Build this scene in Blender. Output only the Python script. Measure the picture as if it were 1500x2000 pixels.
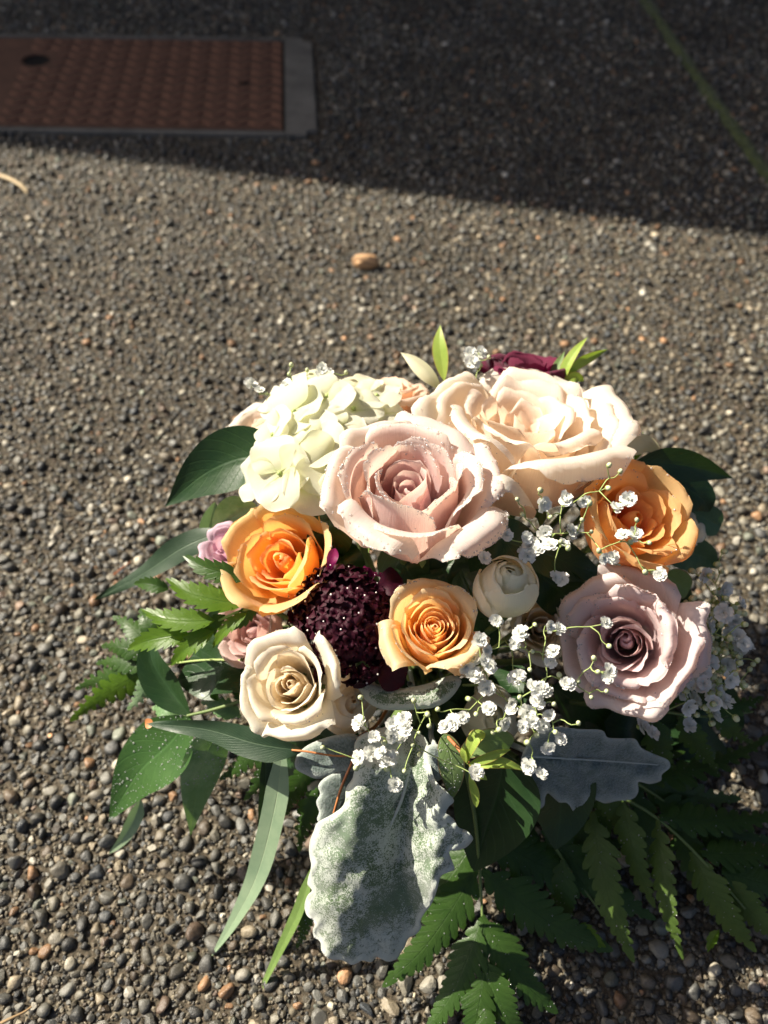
import bpy, bmesh, math, random
import numpy as np
from mathutils import Vector, Matrix, noise
from mathutils.geometry import delaunay_2d_cdt

random.seed(11)
rng = np.random.default_rng(5)
SC = bpy.context.scene
COL = SC.collection
for o in list(bpy.data.objects):
    bpy.data.objects.remove(o)

# ------------------------------------------------------------------ camera
FPX = 1500.0                      # focal length in pixels of a 1500 px wide picture
CAM_H = 0.55
PITCH = math.radians(52)
CAMP = Vector((0, 0, CAM_H))
FWD = Vector((0, math.cos(PITCH), -math.sin(PITCH)))
UPV = Vector((0, math.sin(PITCH), math.cos(PITCH)))
RGT = Vector((1, 0, 0))
cd = bpy.data.cameras.new('camera')
cam = bpy.data.objects.new('camera', cd)
COL.objects.link(cam)
cam.location = CAMP
cam.rotation_euler = (math.pi / 2 - PITCH, 0, 0)
cd.sensor_fit = 'HORIZONTAL'
cd.sensor_width = 24.0
cd.lens = 24.0 * FPX / 1500.0
cd.clip_start = 0.01
cd.clip_end = 200
cd.dof.use_dof = True
cd.dof.focus_distance = 0.395
cd.dof.aperture_fstop = 5.6
SC.camera = cam

# ------------------------------------------------------------------ light
SUN_EL, SUN_AZ = math.radians(41), math.radians(26)     # azimuth: how far the light turns towards the camera
SUN_TRAVEL = Vector((math.cos(SUN_AZ) * math.cos(SUN_EL), -math.sin(SUN_AZ) * math.cos(SUN_EL), -math.sin(SUN_EL)))
world = bpy.data.worlds.new('World')
SC.world = world
world.use_nodes = True
wn = world.node_tree
wn.nodes.clear()
sky = wn.nodes.new('ShaderNodeTexSky')
sky.sky_type = 'NISHITA'
sky.sun_disc = False
sky.sun_elevation = SUN_EL
sky.air_density = 0.65
sky.dust_density = 4.0
sky.ozone_density = 0.6
to_sun = -SUN_TRAVEL
sky.sun_rotation = math.atan2(to_sun.x, to_sun.y)
bg = wn.nodes.new('ShaderNodeBackground')
bg.inputs['Strength'].default_value = 0.055
wo = wn.nodes.new('ShaderNodeOutputWorld')
wn.links.new(sky.outputs[0], bg.inputs[0])
wn.links.new(bg.outputs[0], wo.inputs[0])
sl = bpy.data.lights.new('sun', 'SUN')
sl.energy = 5.0
sl.angle = math.radians(0.27)
sl.color = (1.0, 0.92, 0.77)
sun = bpy.data.objects.new('sun', sl)
COL.objects.link(sun)
sun.rotation_euler = SUN_TRAVEL.to_track_quat('-Z', 'Y').to_euler()
sun.location = (-3, 2, 3)
SC.view_settings.view_transform = 'Standard'
SC.view_settings.look = 'None'
SC.view_settings.exposure = 1.12
SC.view_settings.gamma = 1.0
SC.view_settings.use_curve_mapping = False
SC.cycles.max_bounces = 10
SC.cycles.transmission_bounces = 8
SC.cycles.transparent_max_bounces = 12
SC.cycles.sample_clamp_indirect = 6.0


# ------------------------------------------------------------------ helpers: places
def P(px, py, d):
    """the point d metres deep in front of the camera that the pixel (px, py) of the 1500 x 2000 picture looks at"""
    px, py, d = float(px), float(py), float(d)
    return CAMP + d * (FWD + RGT * ((px - 750) / FPX) + UPV * ((1000 - py) / FPX))


def G(px, py, z=0.0):
    """the point at height z that the pixel looks at"""
    up = (1000 - py) / FPX
    d = (CAM_H - z) / (math.sin(PITCH) - up * math.cos(PITCH))
    return P(px, py, d)


def gdepth(py):
    return CAM_H / (math.sin(PITCH) - (1000 - py) / FPX * math.cos(PITCH))


def camvec(r, u, t):
    """direction from right, up, towards-the-camera parts"""
    return (RGT * r + UPV * u - FWD * t).normalized()


def dome(px, py):
    """depth of the bouquet's domed face at a pixel"""
    r2 = ((px - 860) * 3e-4) ** 2 + ((py - 1110) * 3e-4) ** 2
    return 0.512 - math.sqrt(max(0.0196 - r2, 0.0004))


# ------------------------------------------------------------------ helpers: objects
def tag(o, label=None, cat=None, group=None, kind=None):
    if label: o['label'] = label
    if cat: o['category'] = cat
    if group: o['group'] = group
    if kind: o['kind'] = kind
    return o


def thing(name, loc, label, cat, group=None):
    o = bpy.data.objects.new(name, None)
    o.empty_display_size = 0.01
    COL.objects.link(o)
    o.location = loc
    o.matrix_world = Matrix.Translation(loc)
    return tag(o, label, cat, group)


def link(name, me, parent=None, mat=None, world_coords=True):
    o = bpy.data.objects.new(name, me)
    COL.objects.link(o)
    if mat is not None and not me.materials:
        me.materials.append(mat)
    if parent is not None:
        o.parent = parent
        if world_coords:
            p = parent
            loc = Vector((0, 0, 0))
            while p is not None:
                loc = loc + p.location
                p = p.parent
            o.location = -loc if parent.parent is None else Vector((0, 0, 0))
    return o


def mesh_np(name, verts, faces, uvs=None, attrs=None, smooth=True, mats=None, mat_idx=None):
    """mesh from a vertex array and one array of equal-length faces (or a list of such arrays)"""
    me = bpy.data.meshes.new(name)
    verts = np.asarray(verts, np.float32)
    if not isinstance(faces, list):
        faces = [faces]
    faces = [np.asarray(f, np.int32) for f in faces if len(f)]
    me.vertices.add(len(verts))
    me.vertices.foreach_set('co', verts.ravel())
    loops = np.concatenate([f.ravel() for f in faces])
    sizes = np.concatenate([np.full(len(f), f.shape[1], np.int32) for f in faces])
    starts = np.concatenate([[0], np.cumsum(sizes)[:-1]]).astype(np.int32)
    me.loops.add(len(loops))
    me.loops.foreach_set('vertex_index', loops)
    me.polygons.add(len(sizes))
    me.polygons.foreach_set('loop_start', starts)
    me.polygons.foreach_set('loop_total', sizes)
    if mat_idx is not None:
        me.polygons.foreach_set('material_index', np.asarray(mat_idx, np.int32))
    me.polygons.foreach_set('use_smooth', np.full(len(sizes), smooth))
    if uvs is not None:
        ul = me.uv_layers.new(name='UVMap')
        ul.data.foreach_set('uv', np.asarray(uvs, np.float32)[loops].ravel())
    for k, v in (attrs or {}).items():
        v = np.asarray(v, np.float32)
        if v.ndim == 1:
            a = me.attributes.new(k, 'FLOAT', 'POINT')
            a.data.foreach_set('value', v)
        else:
            a = me.attributes.new(k, 'FLOAT_COLOR', 'POINT')
            c = np.ones((len(v), 4), np.float32)
            c[:, :3] = v
            a.data.foreach_set('color', c.ravel())
    for m in mats or []:
        me.materials.append(m)
    me.update()
    me.validate()
    return me


def grid_faces(n, m, off=0):
    """quads of an n x m point grid"""
    i = np.arange(n - 1)[:, None] * m + np.arange(m - 1)[None, :]
    i = i.ravel() + off
    return np.stack([i, i + 1, i + m + 1, i + m], 1)


class MB:
    """collects pieces into one mesh; each piece may have its own material slot"""
    def __init__(self):
        self.v, self.q, self.t, self.uv, self.qm, self.tm, self.n = [], [], [], [], [], [], 0

    def add(self, v, f, uv=None, mi=0):
        v = np.asarray(v, float)
        f = np.asarray(f, int)
        if f.shape[1] == 4:
            self.q.append(f + self.n); self.qm.append(np.full(len(f), mi))
        else:
            self.t.append(f + self.n); self.tm.append(np.full(len(f), mi))
        self.v.append(v)
        self.uv.append(np.zeros((len(v), 2)) if uv is None else np.asarray(uv, float))
        self.n += len(v)

    def mesh(self, name, mats, smooth=True, attrs=None):
        fs, mi = [], []
        if self.q: fs.append(np.concatenate(self.q)); mi.append(np.concatenate(self.qm))
        if self.t: fs.append(np.concatenate(self.t)); mi.append(np.concatenate(self.tm))
        return mesh_np(name, np.concatenate(self.v), fs, np.concatenate(self.uv), attrs, smooth, mats, np.concatenate(mi))


def catmull(pts, n):
    """n points along a smooth curve through pts (any dimension)"""
    p = np.asarray([list(q) for q in pts], float)
    if len(p) == 2:
        t = np.linspace(0, 1, n)[:, None]
        return p[0] * (1 - t) + p[1] * t
    p = np.vstack([2 * p[0] - p[1], p, 2 * p[-1] - p[-2]])
    k = len(p) - 3
    t = np.linspace(0, k, n)
    i = np.minimum(t.astype(int), k - 1)
    f = (t - i)[:, None]
    a, b, c, d = p[i], p[i + 1], p[i + 2], p[i + 3]
    return 0.5 * (2 * b + (c - a) * f + (2 * a - 5 * b + 4 * c - d) * f ** 2 + (3 * b - a - 3 * c + d) * f ** 3)


def nrm(a):
    return a / np.maximum(np.linalg.norm(a, axis=-1, keepdims=True), 1e-12)


def tube(pts, r0, r1, sides=6, cap=True):
    """vertices, quads of a tapering tube along an (n,3) line"""
    p = np.asarray([list(q) for q in pts], float)
    n = len(p)
    T = nrm(np.gradient(p, axis=0))
    ref = np.array([0.31, 0.2, 0.93])
    S = nrm(np.cross(T, ref))
    N = np.cross(S, T)
    rad = np.linspace(r0, r1, n)[:, None, None]
    a = np.linspace(0, 2 * np.pi, sides, endpoint=False)
    ring = p[:, None, :] + rad * (np.cos(a)[None, :, None] * S[:, None, :] + np.sin(a)[None, :, None] * N[:, None, :])
    v = ring.reshape(-1, 3)
    i = np.arange(n - 1)[:, None] * sides
    j = np.arange(sides)[None, :]
    k = (j + 1) % sides
    q = np.stack([i + j, i + k, i + sides + k, i + sides + j], -1).reshape(-1, 4)
    return v, q


def ico(sub):
    bm = bmesh.new()
    bmesh.ops.create_icosphere(bm, subdivisions=sub, radius=1.0)
    bm.verts.ensure_lookup_table()
    v = np.array([list(x.co) for x in bm.verts])
    f = np.array([[x.index for x in fc.verts] for fc in bm.faces])
    bm.free()
    return v, f


ICO1, ICO2 = ico(1), ico(2)


# ------------------------------------------------------------------ helpers: materials
class NT:
    def __init__(self, name):
        self.m = bpy.data.materials.new(name)
        self.m.use_nodes = True
        self.t = self.m.node_tree
        self.t.nodes.clear()
        self.out = self.n('OutputMaterial')

    def n(self, typ, **kw):
        nd = self.t.nodes.new('ShaderNode' + typ)
        for k, v in kw.items():
            setattr(nd, k, v)
        return nd

    def l(self, a, b):
        self.t.links.new(a, b)

    def set(self, node, **kw):
        for k, v in kw.items():
            k = k.replace('_', ' ')
            s = node.inputs[k]
            if hasattr(v, 'is_linked'):
                self.l(v, s)
            else:
                s.default_value = v if not (isinstance(v, tuple) and len(v) == 3) else (*v, 1)
        return node

    def noise(self, scale, detail=3, rough=0.5, vec=None, dim='3D', out='Fac'):
        nd = self.n('TexNoise', noise_dimensions=dim)
        self.set(nd, Scale=scale, Detail=detail, Roughness=rough)
        if vec is not None: self.l(vec, nd.inputs['Vector'])
        return nd.outputs[out]

    def coord(self, what='Object'):
        return self.n('TexCoord').outputs[what]

    def mapping(self, vec, scale=(1, 1, 1), loc=(0, 0, 0), rot=(0, 0, 0)):
        nd = self.n('Mapping')
        self.l(vec, nd.inputs[0])
        nd.inputs['Scale'].default_value = scale
        nd.inputs['Location'].default_value = loc
        nd.inputs['Rotation'].default_value = rot
        return nd.outputs[0]

    def ramp(self, fac, stops, interp='LINEAR'):
        nd = self.n('ValToRGB')
        nd.color_ramp.interpolation = interp
        e = nd.color_ramp.elements
        while len(e) < len(stops): e.new(0.5)
        for x, (p, c) in zip(e, stops):
            x.position = p
            x.color = (*c, 1) if isinstance(c, tuple) else (c, c, c, 1)
        self.l(fac, nd.inputs[0])
        return nd.outputs[0]

    def mix(self, fac, a, b, mode='MIX'):
        nd = self.n('Mix', data_type='RGBA', blend_type=mode)
        for s, v in ((nd.inputs[0], fac), (nd.inputs[6], a), (nd.inputs[7], b)):
            if hasattr(v, 'is_linked'): self.l(v, s)
            elif isinstance(v, tuple): s.default_value = (*v, 1)
            else: s.default_value = v
        return nd.outputs[2]

    def math(self, op, a, b=0.0, c=None, clamp=False):
        nd = self.n('Math', operation=op, use_clamp=clamp)
        for s, v in zip(nd.inputs, (a, b, c)):
            if v is None: continue
            if hasattr(v, 'is_linked'): self.l(v, s)
            else: s.default_value = v
        return nd.outputs[0]

    def attr(self, name, out='Fac'):
        return self.n('Attribute', attribute_name=name).outputs[out]

    def bump(self, h, strength=0.3, dist=0.001, normal=None):
        nd = self.n('Bump')
        nd.inputs['Strength'].default_value = strength
        nd.inputs['Distance'].default_value = dist
        self.l(h, nd.inputs['Height'])
        if normal is not None: self.l(normal, nd.inputs['Normal'])
        return nd.outputs[0]

    def sep(self, vec):
        nd = self.n('SeparateXYZ')
        self.l(vec, nd.inputs[0])
        return nd.outputs

    def principled(self, col, rough=0.5, spec=0.5, normal=None, sheen=0.0, coat=0.0, metallic=0.0, coat_rough=0.1):
        nd = self.n('BsdfPrincipled')
        for s, v in (('Base Color', col), ('Roughness', rough), ('Specular IOR Level', spec), ('Sheen Weight', sheen),
                     ('Coat Weight', coat), ('Metallic', metallic), ('Coat Roughness', coat_rough)):
            if hasattr(v, 'is_linked'): self.l(v, nd.inputs[s])
            elif isinstance(v, tuple): nd.inputs[s].default_value = (*v, 1)
            else: nd.inputs[s].default_value = v
        if normal is not None: self.l(normal, nd.inputs['Normal'])
        return nd.outputs[0]

    def with_translucent(self, shader, col, amount, normal=None):
        tr = self.n('BsdfTranslucent')
        if hasattr(col, 'is_linked'): self.l(col, tr.inputs[0])
        else: tr.inputs[0].default_value = (*col, 1)
        if normal is not None: self.l(normal, tr.inputs['Normal'])
        mx = self.n('MixShader')
        mx.inputs[0].default_value = amount
        self.l(shader, mx.inputs[1])
        self.l(tr.outputs[0], mx.inputs[2])
        return mx.outputs[0]

    def done(self, shader):
        self.l(shader, self.out.inputs[0])
        return self.m


# ================================================================== SETTING
def mat_mortar():
    k = NT('mortar')
    co = k.coord('Object')
    big = k.noise(9, 4, 0.6, co)
    fine = k.noise(420, 4, 0.7, co)
    spk = k.noise(1300, 2, 0.6, co)
    c = k.ramp(big, [(0.3, (0.024, 0.020, 0.013)), (0.7, (0.050, 0.042, 0.028))])
    c = k.mix(k.ramp(fine, [(0.42, 0.0), (0.75, 1.0)]), c, (0.15, 0.115, 0.08))
    c = k.mix(k.ramp(spk, [(0.68, 0.0), (0.74, 1.0)]), c, (0.28, 0.23, 0.17))
    h = k.math('ADD', k.noise(230, 4, 0.7, co), k.math('MULTIPLY', spk, 0.5))
    # the same pebbles further off, too small and far to be built
    vo = k.n('TexVoronoi')
    vo.inputs['Scale'].default_value = 150
    k.l(co, vo.inputs['Vector'])
    peb = k.ramp(vo.outputs['Distance'], [(0.30, 1.0), (0.46, 0.0)])
    pc_ = k.ramp(k.sep(vo.outputs['Color'])[0], [(0.0, (0.045, 0.045, 0.045)), (0.35, (0.09, 0.088, 0.08)), (0.6, (0.14, 0.125, 0.10)), (0.85, (0.20, 0.17, 0.12)), (1.0, (0.30, 0.27, 0.21))])
    c = k.mix(peb, c, pc_)
    h = k.math('ADD', k.math('MULTIPLY', h, 0.35), k.math('MULTIPLY', k.math('SUBTRACT', 0.5, vo.outputs['Distance'], clamp=True), 2.4))
    return k.done(k.principled(c, 0.8, 0.25, k.bump(h, 1.0, 0.003)))


def mat_pebble():
    k = NT('pebble_stone')
    co = k.coord('Object')
    c = k.attr('col', 'Color')
    n1 = k.noise(260, 4, 0.65, co)
    n2 = k.noise(1500, 2, 0.6, co)
    c = k.mix(k.ramp(n1, [(0.35, 0.55), (0.65, 0.0)]), c, k.mix(0.5, c, (0.05, 0.042, 0.034)), 'MIX')
    c = k.mix(k.ramp(n2, [(0.6, 0.0), (0.72, 0.5)]), c, (0.34, 0.30, 0.25))
    r = k.ramp(n1, [(0.3, 0.22), (0.7, 0.62)])
    return k.done(k.principled(c, r, 0.5, k.bump(k.math('ADD', n1, k.math('MULTIPLY', n2, 0.6)), 0.6, 0.0011)))


M_MORTAR, M_PEBBLE = mat_mortar(), mat_pebble()
ground = link('driveway', mesh_np('driveway', [(-30, -30, 0), (30, -30, 0), (30, 30, 0), (-30, 30, 0)], np.array([[0, 1, 2, 3]])), None, M_MORTAR)
tag(ground, 'exposed aggregate concrete driveway of small rounded pebbles', None, None, 'structure')

# where the cover sits, from its corners in the picture
LID_R, LID_L = G(552, 259), G(0, 250)
LE1 = (LID_L - LID_R).normalized()
LID_F = G(551, 86)
LID_W = (LID_F - LID_R).length
LE2 = (LID_F - LID_R).normalized()
LID_LEN = 0.66


def lidp(a, b, z=0.0):
    return LID_R + LE1 * a + LE2 * b + Vector((0, 0, z))


def lid_ab(p):
    d = p - LID_R
    k = LE1.x * LE2.y - LE1.y * LE2.x
    return (d.x * LE2.y - d.y * LE2.x) / k, (LE1.x * d.y - LE1.y * d.x) / k


def in_lid(x, y):
    a, b = lid_ab(Vector((x, y, 0)))
    return -0.062 < a < LID_LEN + 0.06 and -0.022 < b < LID_W + 0.02


MOSS = [G(1225, -60), G(1260, 0), G(1300, 62), G(1350, 135), G(1405, 212), G(1460, 288), G(1500, 345), G(1640, 540)]
MOSS2 = catmull([(p.x, p.y) for p in MOSS], 120)


def in_moss(x, y):
    return float(np.min(np.hypot(MOSS2[:, 0] - x, MOSS2[:, 1] - y))) < 0.010


PALETTE = 0.88 * np.array([(.050, .052, .050), (.098, .098, .090), (.15, .146, .125), (.205, .188, .145), (.27, .225, .155), (.105, .078, .052),
                           (.36, .20, .10), (.43, .40, .33), (.12, .13, .10), (.045, .052, .058), (.17, .115, .08), (.33, .30, .235)])
PWEIGHT = np.array([.15, .17, .17, .13, .09, .09, .025, .03, .05, .05, .03, .035])
PWEIGHT = PWEIGHT / PWEIGHT.sum()


def throw_pebbles():
    n = 330000
    ys = rng.uniform(-0.12, 1.95, n * 3)
    xs = rng.uniform(-1.05, 1.05, n * 3)
    dep = ys * FWD.y + CAM_H * math.sin(PITCH)
    keep = np.abs(xs) < 0.5 * dep + 0.10
    xs, ys = xs[keep][:n], ys[keep][:n]
    n = len(xs)
    rs = np.clip(np.exp(rng.normal(math.log(0.0021), 0.42, n)), 0.00105, 0.0056)
    order = np.argsort(-rs)
    cell, grid, out = 0.016, {}, []
    for i in order:
        x, y, r = float(xs[i]), float(ys[i]), float(rs[i])
        cx, cy = int(math.floor(x / cell)), int(math.floor(y / cell))
        ok = True
        for gx in (cx - 1, cx, cx + 1):
            for gy in (cy - 1, cy, cy + 1):
                for (a, b, c) in grid.get((gx, gy), ()):
                    if (a - x) ** 2 + (b - y) ** 2 < (0.9 * (r + c)) ** 2:
                        ok = False
                        break
                if not ok: break
            if not ok: break
        if ok:
            grid.setdefault((cx, cy), []).append((x, y, r))
            out.append((x, y, r))
    out = [q for q in out if not in_lid(q[0], q[1]) and not (q[0] > 0.3 and in_moss(q[0], q[1]))]
    return np.array(out)


def pebble_verts(c, r, base, flat=1.0):
    """(n,V,3) vertices of n irregular pebbles"""
    n = len(c)
    V = np.repeat(base[None], n, 0)
    for _ in range(7):
        nn = nrm(rng.normal(size=(n, 1, 3)))
        cc = rng.uniform(0.42, 0.9, (n, 1))
        d = (V * nn).sum(-1)
        V = V - (np.maximum(d - cc, 0) * 0.95)[..., None] * nn
    sc = np.stack([rng.uniform(0.95, 1.4, n), rng.uniform(0.8, 1.1, n), rng.uniform(0.6, 0.9, n) * flat], -1)
    V = V * sc[:, None, :]
    a = rng.uniform(0, 2 * np.pi, n)
    t = rng.normal(0, 0.25, n)
    ca, sa = np.cos(a)[:, None], np.sin(a)[:, None]
    ct, st = np.cos(t)[:, None], np.sin(t)[:, None]
    x, y, z = V[..., 0], V[..., 1], V[..., 2]
    x, z = ct * x - st * z, st * x + ct * z
    x, y = ca * x - sa * y, sa * x + ca * y
    V = np.stack([x, y, z], -1) * r[:, None, None]
    return V + c[:, None, :]


PEB = throw_pebbles()
pd = PEB[:, 1] * FWD.y + CAM_H * math.sin(PITCH)
pz = rng.uniform(-0.2, 0.55, len(PEB)) * PEB[:, 2]
pc = np.stack([PEB[:, 0], PEB[:, 1], pz], -1)
pcol = PALETTE[rng.choice(len(PALETTE), len(PEB), p=PWEIGHT)] * np.exp(rng.normal(-0.12, 0.38, (len(PEB), 1)))
pcol *= np.array([1 + 0.45 * noise.noise(Vector((x * 7, y * 7, 1))) + 0.25 * noise.noise(Vector((x * 26, y * 26, 5))) for x, y in PEB[:, :2]])[:, None]   # damp and dusty patches
# picture size of each pebble, to find the 300 that show largest
ppx = 750 + FPX * PEB[:, 0] / pd
pv = PEB[:, 1] * UPV.y - CAM_H * UPV.z
ppy = 1000 - FPX * pv / pd
vis = (ppx > 8) & (ppx < 1492) & (ppy > 8) & (ppy < 1990)
hid = (np.abs((ppx - 830) / 560) ** 2 + np.abs((ppy - 1200) / 480) ** 2 < 1) | ((ppx > 700) & (ppy > 1400) & (ppy < 1830)) | \
      ((ppx > 580) & (ppx < 1080) & (ppy > 1400))
score = PEB[:, 2] / pd * (vis & ~hid)
big = np.argsort(-score)[:300]
isbig = np.zeros(len(PEB), bool)
isbig[big] = True
for i in big:
    v = pebble_verts(np.zeros((1, 3)), PEB[i:i + 1, 2], ICO2[0])[0]
    me = mesh_np('pebble', v, ICO2[1], None, {'col': np.repeat(pcol[i:i + 1], len(v), 0)}, True, [M_PEBBLE])
    o = link('pebble', me, ground, None, False)
    o.location = pc[i]
near = (~isbig) & (PEB[:, 1] < 0.45)
far = (~isbig) & ~near


def heap(sel_c, sel_r, sel_col, base, fbase, name, kind_name, flat=1.0, smooth=False):
    V = pebble_verts(sel_c, sel_r, base, flat)
    n, m = V.shape[:2]
    F = (fbase[None] + (np.arange(n) * m)[:, None, None]).reshape(-1, 3)
    me = mesh_np(name, V.reshape(-1, 3), F, None, {'col': np.repeat(sel_col, m, 0)}, smooth, [M_PEBBLE])
    o = link(kind_name, me, ground, None, False)
    tag(o, None, None, None, 'stuff')
    return o


heap(np.concatenate([pc[near]]), PEB[near, 2], pcol[near], *ICO2, 'pebble_aggregate', 'pebble_aggregate')
heap(pc[far], PEB[far, 2], pcol[far], *ICO1, 'pebble_aggregate_far', 'pebble_aggregate', 1.0, True)
# grit between the pebbles
ng = 130000
gy = -0.08 + 0.95 * rng.uniform(0, 1, ng) ** 1.7
gx = rng.uniform(-0.55, 0.55, ng)
cover = np.zeros((1300, 1300), bool)          # 1 mm raster of what the pebbles already hide
for (x, y, r) in PEB[PEB[:, 1] < 0.95]:
    cx, cy, k = (x + 0.65) * 1000, (y + 0.2) * 1000, r * 850
    i0, i1, j0, j1 = int(max(0, cx - k)), int(cx + k) + 1, int(max(0, cy - k)), int(cy + k) + 1
    yy, xx = np.ogrid[j0:j1, i0:i1]
    if i1 < 1300 and j1 < 1300: cover[j0:j1, i0:i1] |= ((xx - cx) ** 2 + (yy - cy) ** 2 < k * k)
gk = np.abs(gx) < 0.5 * (gy * FWD.y + CAM_H * math.sin(PITCH)) + 0.04
gk &= ~cover[((gy + 0.2) * 1000).astype(int), ((gx + 0.65) * 1000).astype(int)]
gx, gy = gx[gk][:40000], gy[gk][:40000]
gr = np.clip(np.exp(rng.normal(math.log(0.00115), 0.42, len(gx))), 0.0005, 0.0023)
gcol = 0.72 * np.array([(.065, .055, .04), (.115, .098, .068), (.21, .175, .115), (.055, .054, .048), (.30, .25, .17)])[rng.integers(0, 5, len(gx))]
gc = np.stack([gx, gy, gr * 0.25 + rng.uniform(0, 0.0006, len(gx))], -1)
heap(gc, gr, gcol, *ICO1, 'grit', 'grit')
print('grit', len(gx)); print('pebbles', len(PEB), 'near', near.sum(), 'far', far.sum())

# ---- mossy joint between the slabs
def build_moss():
    k = NT('moss')
    co = k.coord('Object')
    c = k.ramp(k.noise(90, 4, 0.7, co), [(0.3, (0.03, 0.042, 0.008)), (0.55, (0.10, 0.13, 0.014)), (0.8, (0.17, 0.20, 0.03))])
    m = k.done(k.with_translucent(k.principled(c, 0.9, 0.2, k.bump(k.noise(700, 3, 0.7, co), 1.0, 0.002), sheen=0.3), c, 0.15))
    line = catmull([(p.x, p.y) for p in MOSS], 220)
    T = nrm(np.gradient(line, axis=0))
    S = np.stack([-T[:, 1], T[:, 0]], -1)
    n, w = len(line), 9
    V = np.zeros((n, w, 3))
    for i in range(n):
        hw = 0.0145 * (0.75 + 0.5 * noise.noise(Vector((i * 0.11, 3.1, 0))))
        for j in range(w):
            u = j / (w - 1) * 2 - 1
            V[i, j, :2] = line[i] + S[i] * u * hw
            V[i, j, 2] = 0.0005 + 0.006 * (1 - u * u) * (0.6 + 0.8 * noise.noise(Vector((i * 0.35, j * 0.6, 9)))) 
    me = mesh_np('moss', V.reshape(-1, 3), grid_faces(n, w), None, None, True, [m])
    o = link('moss_strip', me, None)
    tag(o, 'strip of dark green moss growing in the straight joint between driveway slabs', None, None, 'stuff')


build_moss()


# ---- utility box cover, rusty tread plate in a concrete frame
def box_bm(bm, x0, x1, y0, y1, z0, z1, fn):
    vs = [bm.verts.new(fn(x, y, z)) for z in (z0, z1) for y in (y0, y1) for x in (x0, x1)]
    for f in ((0, 2, 3, 1), (4, 5, 7, 6), (0, 1, 5, 4), (2, 6, 7, 3), (0, 4, 6, 2), (1, 3, 7, 5)):
        bm.faces.new([vs[i] for i in f])


def bm_obj(name, bm, mat, parent, bevel=0.0):
    bmesh.ops.recalc_face_normals(bm, faces=bm.faces)
    if bevel:
        bmesh.ops.bevel(bm, geom=list(bm.edges), offset=bevel, segments=2, affect='EDGES')
    me = bpy.data.meshes.new(name)
    bm.to_mesh(me)
    bm.free()
    return link(name, me, parent, mat)


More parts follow.
